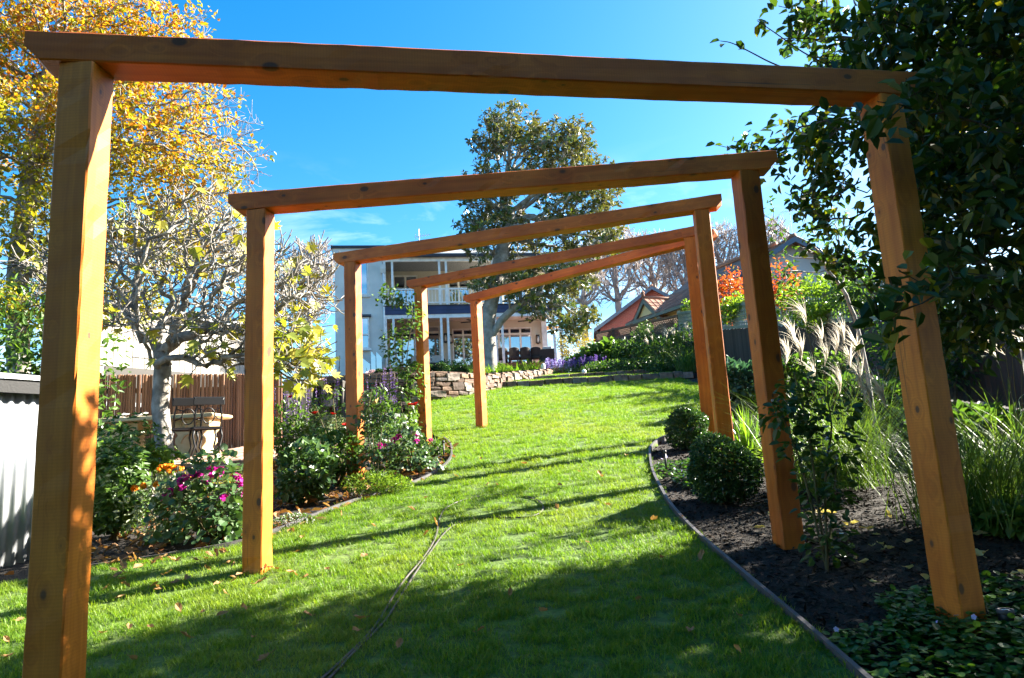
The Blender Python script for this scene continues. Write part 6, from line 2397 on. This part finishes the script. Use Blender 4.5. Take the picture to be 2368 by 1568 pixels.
# alyssum cushion
q = G(680, 1214)
t = thing('alyssum_cushion', 'low cushion of tiny white flowers by the second left post', 'flowers', (q.x, q.y, q.z))
rs = np.random.RandomState(31)
n = 420
a_ = rdir(rs, n)
a_[:, 2] = np.abs(a_[:, 2])
c_ = np.array(q) + a_ * np.array([.17, .11, .075])
mb = MB()
put_leaves(mb, c_, a_ + rdir(rs, n) * .6, a_, np.full(n, .025), np.full(n, .008), .1, .1, False)
obj('foliage', mb, M['leaf_mid'], t)
for k in range(60):
    q2 = c_[k] + a_[k] * .015 - np.array(q)
    if a_[k, 2] > .12:
        inst('flower', FLW['white'], t, tuple(q2), (rs.normal() * .3, rs.normal() * .3, rs.rand() * 6), rs.uniform(.8, 1.4))
# dark leafy mass and salvias between second and third posts
bed_bush('dahlia_bush', 'dark leafy bush low between the second and third left posts', 700, 1170, 75, 130, 1300, .07, .045, 'leaf_rose', 631, lump=.3, dd=.15)
bed_bush('dahlia_bush', 'dark leafy bush at the foot of the third left post', 775, 1130, 55, 120, 1000, .06, .035, 'leaf_mid', 632, lump=.3, dd=.2)
bed_bush('wormwood_bush', 'silvery grey-green bush behind the third left post', 760, 1080, 70, 115, 1500, .05, .012, 'leaf_grey', 633, lump=.3, dd=.7)
bed_bush('thyme_mound', 'bright green feathery mound in front of the third left post', 865, 1148, 68, 55, 1700, .035, .008, 'leaf_bright', 634, lump=.15, hexa=False, dd=.1)
bed_bush('thyme_mound', 'smaller feathery green mound beside the lawn edge', 910, 1140, 50, 35, 900, .035, .008, 'leaf_bright', 635, lump=.15, hexa=False, dd=.0)


def salvia(label, u, v, wu, hv, n_sp, seed, dd=.5, leaf='leaf_mid', mat='fl_purple'):
    root_, r2, h2 = bed_bush('salvia_plant', label, u, v, wu, hv * .62, 700, .07, .035, leaf, seed, cat='flowers', lump=.3, dd=dd)
    rs_ = np.random.RandomState(seed + 3)
    o0 = Vector(root_.location)
    for _ in range(n_sp):
        x_, y_ = rs_.uniform(-1, 1) * r2 * .95, rs_.uniform(-.7, .7) * r2
        z0_, z1_ = h2 * .75, h2 * rs_.uniform(1.2, 1.75)
        tip = Vector((x_ * 1.15, y_ * 1.1, z1_))
        obj('flower_stem', MB().tube([o0 + Vector((x_, y_, z0_)), o0 + tip], .003, 4), M['twig'], root_)
        m_ = 46
        tt = np.repeat(np.linspace(.05, 1, 15), 4)[:m_]
        cc = np.array(o0) + np.array([x_, y_, z0_]) + (np.array(tip) - np.array([x_, y_, z0_])) * tt[:, None]
        mb_ = MB()
        put_leaves(mb_, cc, rdir(rs_, m_) + np.array([0, 0, .3]), rdir(rs_, m_), np.full(m_, .022), np.full(m_, .014), .1, .1, False)
        obj('flower_spike', mb_, M[mat], root_)


salvia('purple salvia spikes right of the second left post', 665, 1090, 45, 215, 14, 641, .5)
salvia('tall purple salvia between the second and third left posts', 735, 1080, 60, 225, 18, 645, .9)
salvia('purple salvia spikes between the third and fourth left posts', 880, 1040, 45, 190, 16, 649, .7)
# roses
climber('rose_bush', 'rose with pale bluish leaves beside the third left post', [((868, 1075), (862, 1010), (850, 950), (860, 900)), ((868, 1075), (880, 1000), (892, 950)), ((868, 1070), (850, 1000), (838, 960))], 6.95, 34, .055, .04, 'leaf_rose', 651, .1,
        flowers=[(870, 933, FLW['peach'], 1.3), (858, 866, FLW['pink'], 1.3)])
climber('climbing_rose', 'climbing rose with red flowers on the fourth left post', [((948, 1010), (945, 950), (938, 880), (942, 800), (955, 740), (950, 700), (915, 690), (880, 682)), ((940, 1000), (925, 930), (920, 860), (915, 800), (905, 770)), ((945, 980), (955, 900), (960, 840)), ((940, 860), (920, 830), (900, 800))],
        9.45, 42, .07, .045, 'leaf_mid', 655, .14, flowers=[(948, 940, FLW['red'], 1.3), (960, 938, FLW['red'], 1.4), (955, 1010, FLW['red'], 1.1)])
climber('rose_bush', 'spindly red rose between the second and third left posts', [((790, 1075), (780, 1000), (770, 930), (768, 890)), ((790, 1070), (745, 980), (728, 935)), ((790, 1070), (800, 990), (802, 940))], 7.9, 20, .05, .035, 'leaf_rose', 658, .09,
        flowers=[(728, 958, FLW['red'], 1.2), (800, 985, FLW['red'], 1.2), (770, 960, FLW['red'], 1.0), (672, 920, FLW['red'], .9), (745, 880, FLW['pink'], .9)])
bed_bush('hollyhock_clump', 'loose leafy plant at the bed tip behind the fourth left post', 1000, 1060, 40, 40, 300, .05, .03, 'leaf_mid', 661, dd=.1)

# ------------------------------------------------------------------ litter and fallen leaves
rs = np.random.RandomState(77)
mb = MB()
n = 1500
x = rs.uniform(-3.4, -.8, n)
y = rs.uniform(4.7, 9.2, n)
keep = np.array([i < interp(LEFT, j) + .12 for i, j in zip(x, y)])
x, y = x[keep], y[keep]
c = np.stack([x, y, [T(i, j) - .02 + rs.rand() * .05 for i, j in zip(x, y)]], 1)
n = len(c)
D = rdir(rs, n)
D[:, 2] *= .25
put_leaves(mb, c, D, unit(rdir(rs, n) * .5 + np.array([0, 0, 1])), rs.uniform(.05, .12, n), rs.uniform(.03, .07, n), .2, .3, True)
tag(obj('leaf_litter', mb, M['dead']), 'brown leaf litter strewn over the left flower bed', 'leaf litter', kind='stuff')
# mulch chips on the right bed
mb = MB()
n = 24000
x = rs.uniform(1.15, 4.6, n)
y = 2.3 + 6 * rs.rand(n) ** 1.4
keep = np.array([i > interp(RIGHT, j) + .03 for i, j in zip(x, y)])
x, y = x[keep], y[keep]
c = np.stack([x, y, [T(i, j) - .028 + rs.rand() * .014 for i, j in zip(x, y)]], 1)
n = len(c)
D = rdir(rs, n)
D[:, 2] *= .4
put_leaves(mb, c, D, unit(rdir(rs, n) * .7 + np.array([0, 0, 1])), rs.uniform(.015, .06, n), rs.uniform(.008, .024, n), .1, .1, False)
M['chip'] = leaf_mat('mulch_chip', [(.008, .005, .004), (.018, .012, .009), (.04, .028, .02), (.11, .08, .062)], .02, .9, .2)
tag(obj('mulch', mb, M['chip']), 'dark bark mulch covering the right flower bed', 'mulch', kind='stuff')


def fallen_mesh(seed, mat, L):
    rs_ = np.random.RandomState(seed)
    mb_ = MB()
    put_lobed(mb_, np.array([[0, 0, .0]]), np.array([[1.0, 0, .1]]), np.array([[.0, .1, 1.0]]), np.array([L]), [(0, 0), (.1, -.16), (.35, -.30), (.62, -.27), (.85, -.12), (1.02, .02), (.84, .14), (.6, .28), (.33, .27), (.1, .17)], .45 + .2 * rs_.rand())
    mb_.v[0][:, 2] += rs_.normal(size=len(mb_.v[0])) * L * .05
    mb_.tube([(0, 0, 0), (-L * .3, .01, .004)], .0012, 4)
    return mb_.mesh('fallen_leaf', mat)


FL = [fallen_mesh(k, M['dead'], .056) for k in range(4)]
FP = [fallen_mesh(k + 9, M['dead_pale'], .066) for k in range(4)]
spots = [(850, 1295), (1012, 1228), (980, 1250), (845, 1445), (830, 1475), (440, 1495), (418, 1428), (355, 1467), (300, 1473), (510, 1360), (527, 1430), (625, 1530), (720, 1440), (590, 1490), (345, 1372), (240, 1480), (1180, 1395), (1355, 1265), (1530, 1305), (1505, 1215), (1125, 1132), (1150, 1130),
         (1390, 1108), (1395, 1108), (960, 1190), (790, 1205), (1050, 1105), (1580, 1210), (1713, 1445), (1620, 1310), (1700, 1520), (1290, 1190), (700, 1255), (680, 1290), (560, 1340), (270, 1350), (290, 1330), (375, 1300), (330, 1318), (460, 1310), (520, 1290), (410, 1310), (350, 1310), (480, 1330), (250, 1316), (560, 1285),
         (1340, 1100), (1220, 1080), (1450, 1060), (1110, 1070), (1300, 1130), (980, 1160), (640, 1330), (20, 1500), (35, 1450), (10, 1540), (300, 1540), (920, 1520), (1100, 1480), (1480, 1400), (1600, 1480), (1250, 1430), (1410, 1180), (870, 1230), (1070, 1320), (760, 1330)]
rs = np.random.RandomState(15)
spots += [(rs.uniform(235, 700), rs.uniform(1300, 1440)) for _ in range(26)] + [(rs.uniform(235, 560), rs.uniform(1275, 1330)) for _ in range(16)]
for k, (u, v) in enumerate(spots):
    q = G(u, v)
    o = inst('fallen_leaf', FL[k % 4], None, (q.x, q.y, q.z + .035), (rs.normal() * .35, rs.normal() * .35, rs.rand() * 6.28), rs.uniform(.7, 1.3))
    where = ('near the foot of the nearest left post' if u < 460 and v > 1340 else 'by the edge of the left flower bed' if u < 720 and v <= 1345 else 'beside the garden hose' if 780 < u < 1080 and v > 1180 else
             'in the foreground shade, left of the hose' if u < 800 and v > 1330 else 'close to the right bed edging' if u > 1480 else 'in the foreground shade, right of the hose' if v > 1300 else 'on the sunlit lawn beyond the hose loop')
    tag(o, 'curled orange-brown leaf fallen on the grass ' + where, 'fallen leaf', 'fallen leaves on the lawn')
k = 0
while k < 75:
    y = rs.uniform(2.7, 4.9)
    x = rs.uniform(1.5, .74 * y + .15)
    if x < interp(RIGHT, y) + .12 or (x < 2.0 and rs.rand() < .75) or (math.hypot((x - 1.95) / .62, (y - 2.85) / .62) < 1 and rs.rand() < .7):
        continue
    o = inst('fallen_leaf', FP[k % 4], None, (x, y, T(x, y) + .0 + (.05 if math.hypot((x - 1.95) / .62, (y - 2.85) / .62) < 1 else 0)), (rs.normal() * .3, rs.normal() * .3, rs.rand() * 6.28), rs.uniform(.6, 1.15))
    where = 'right of the nearest right post' if x > .62 * y else 'in front of the second right post' if y < 4.2 else 'behind the second right post'
    tag(o, 'pale yellow leaf fallen on the dark mulch ' + where, 'fallen leaf', 'fallen leaves on the mulch')
    k += 1
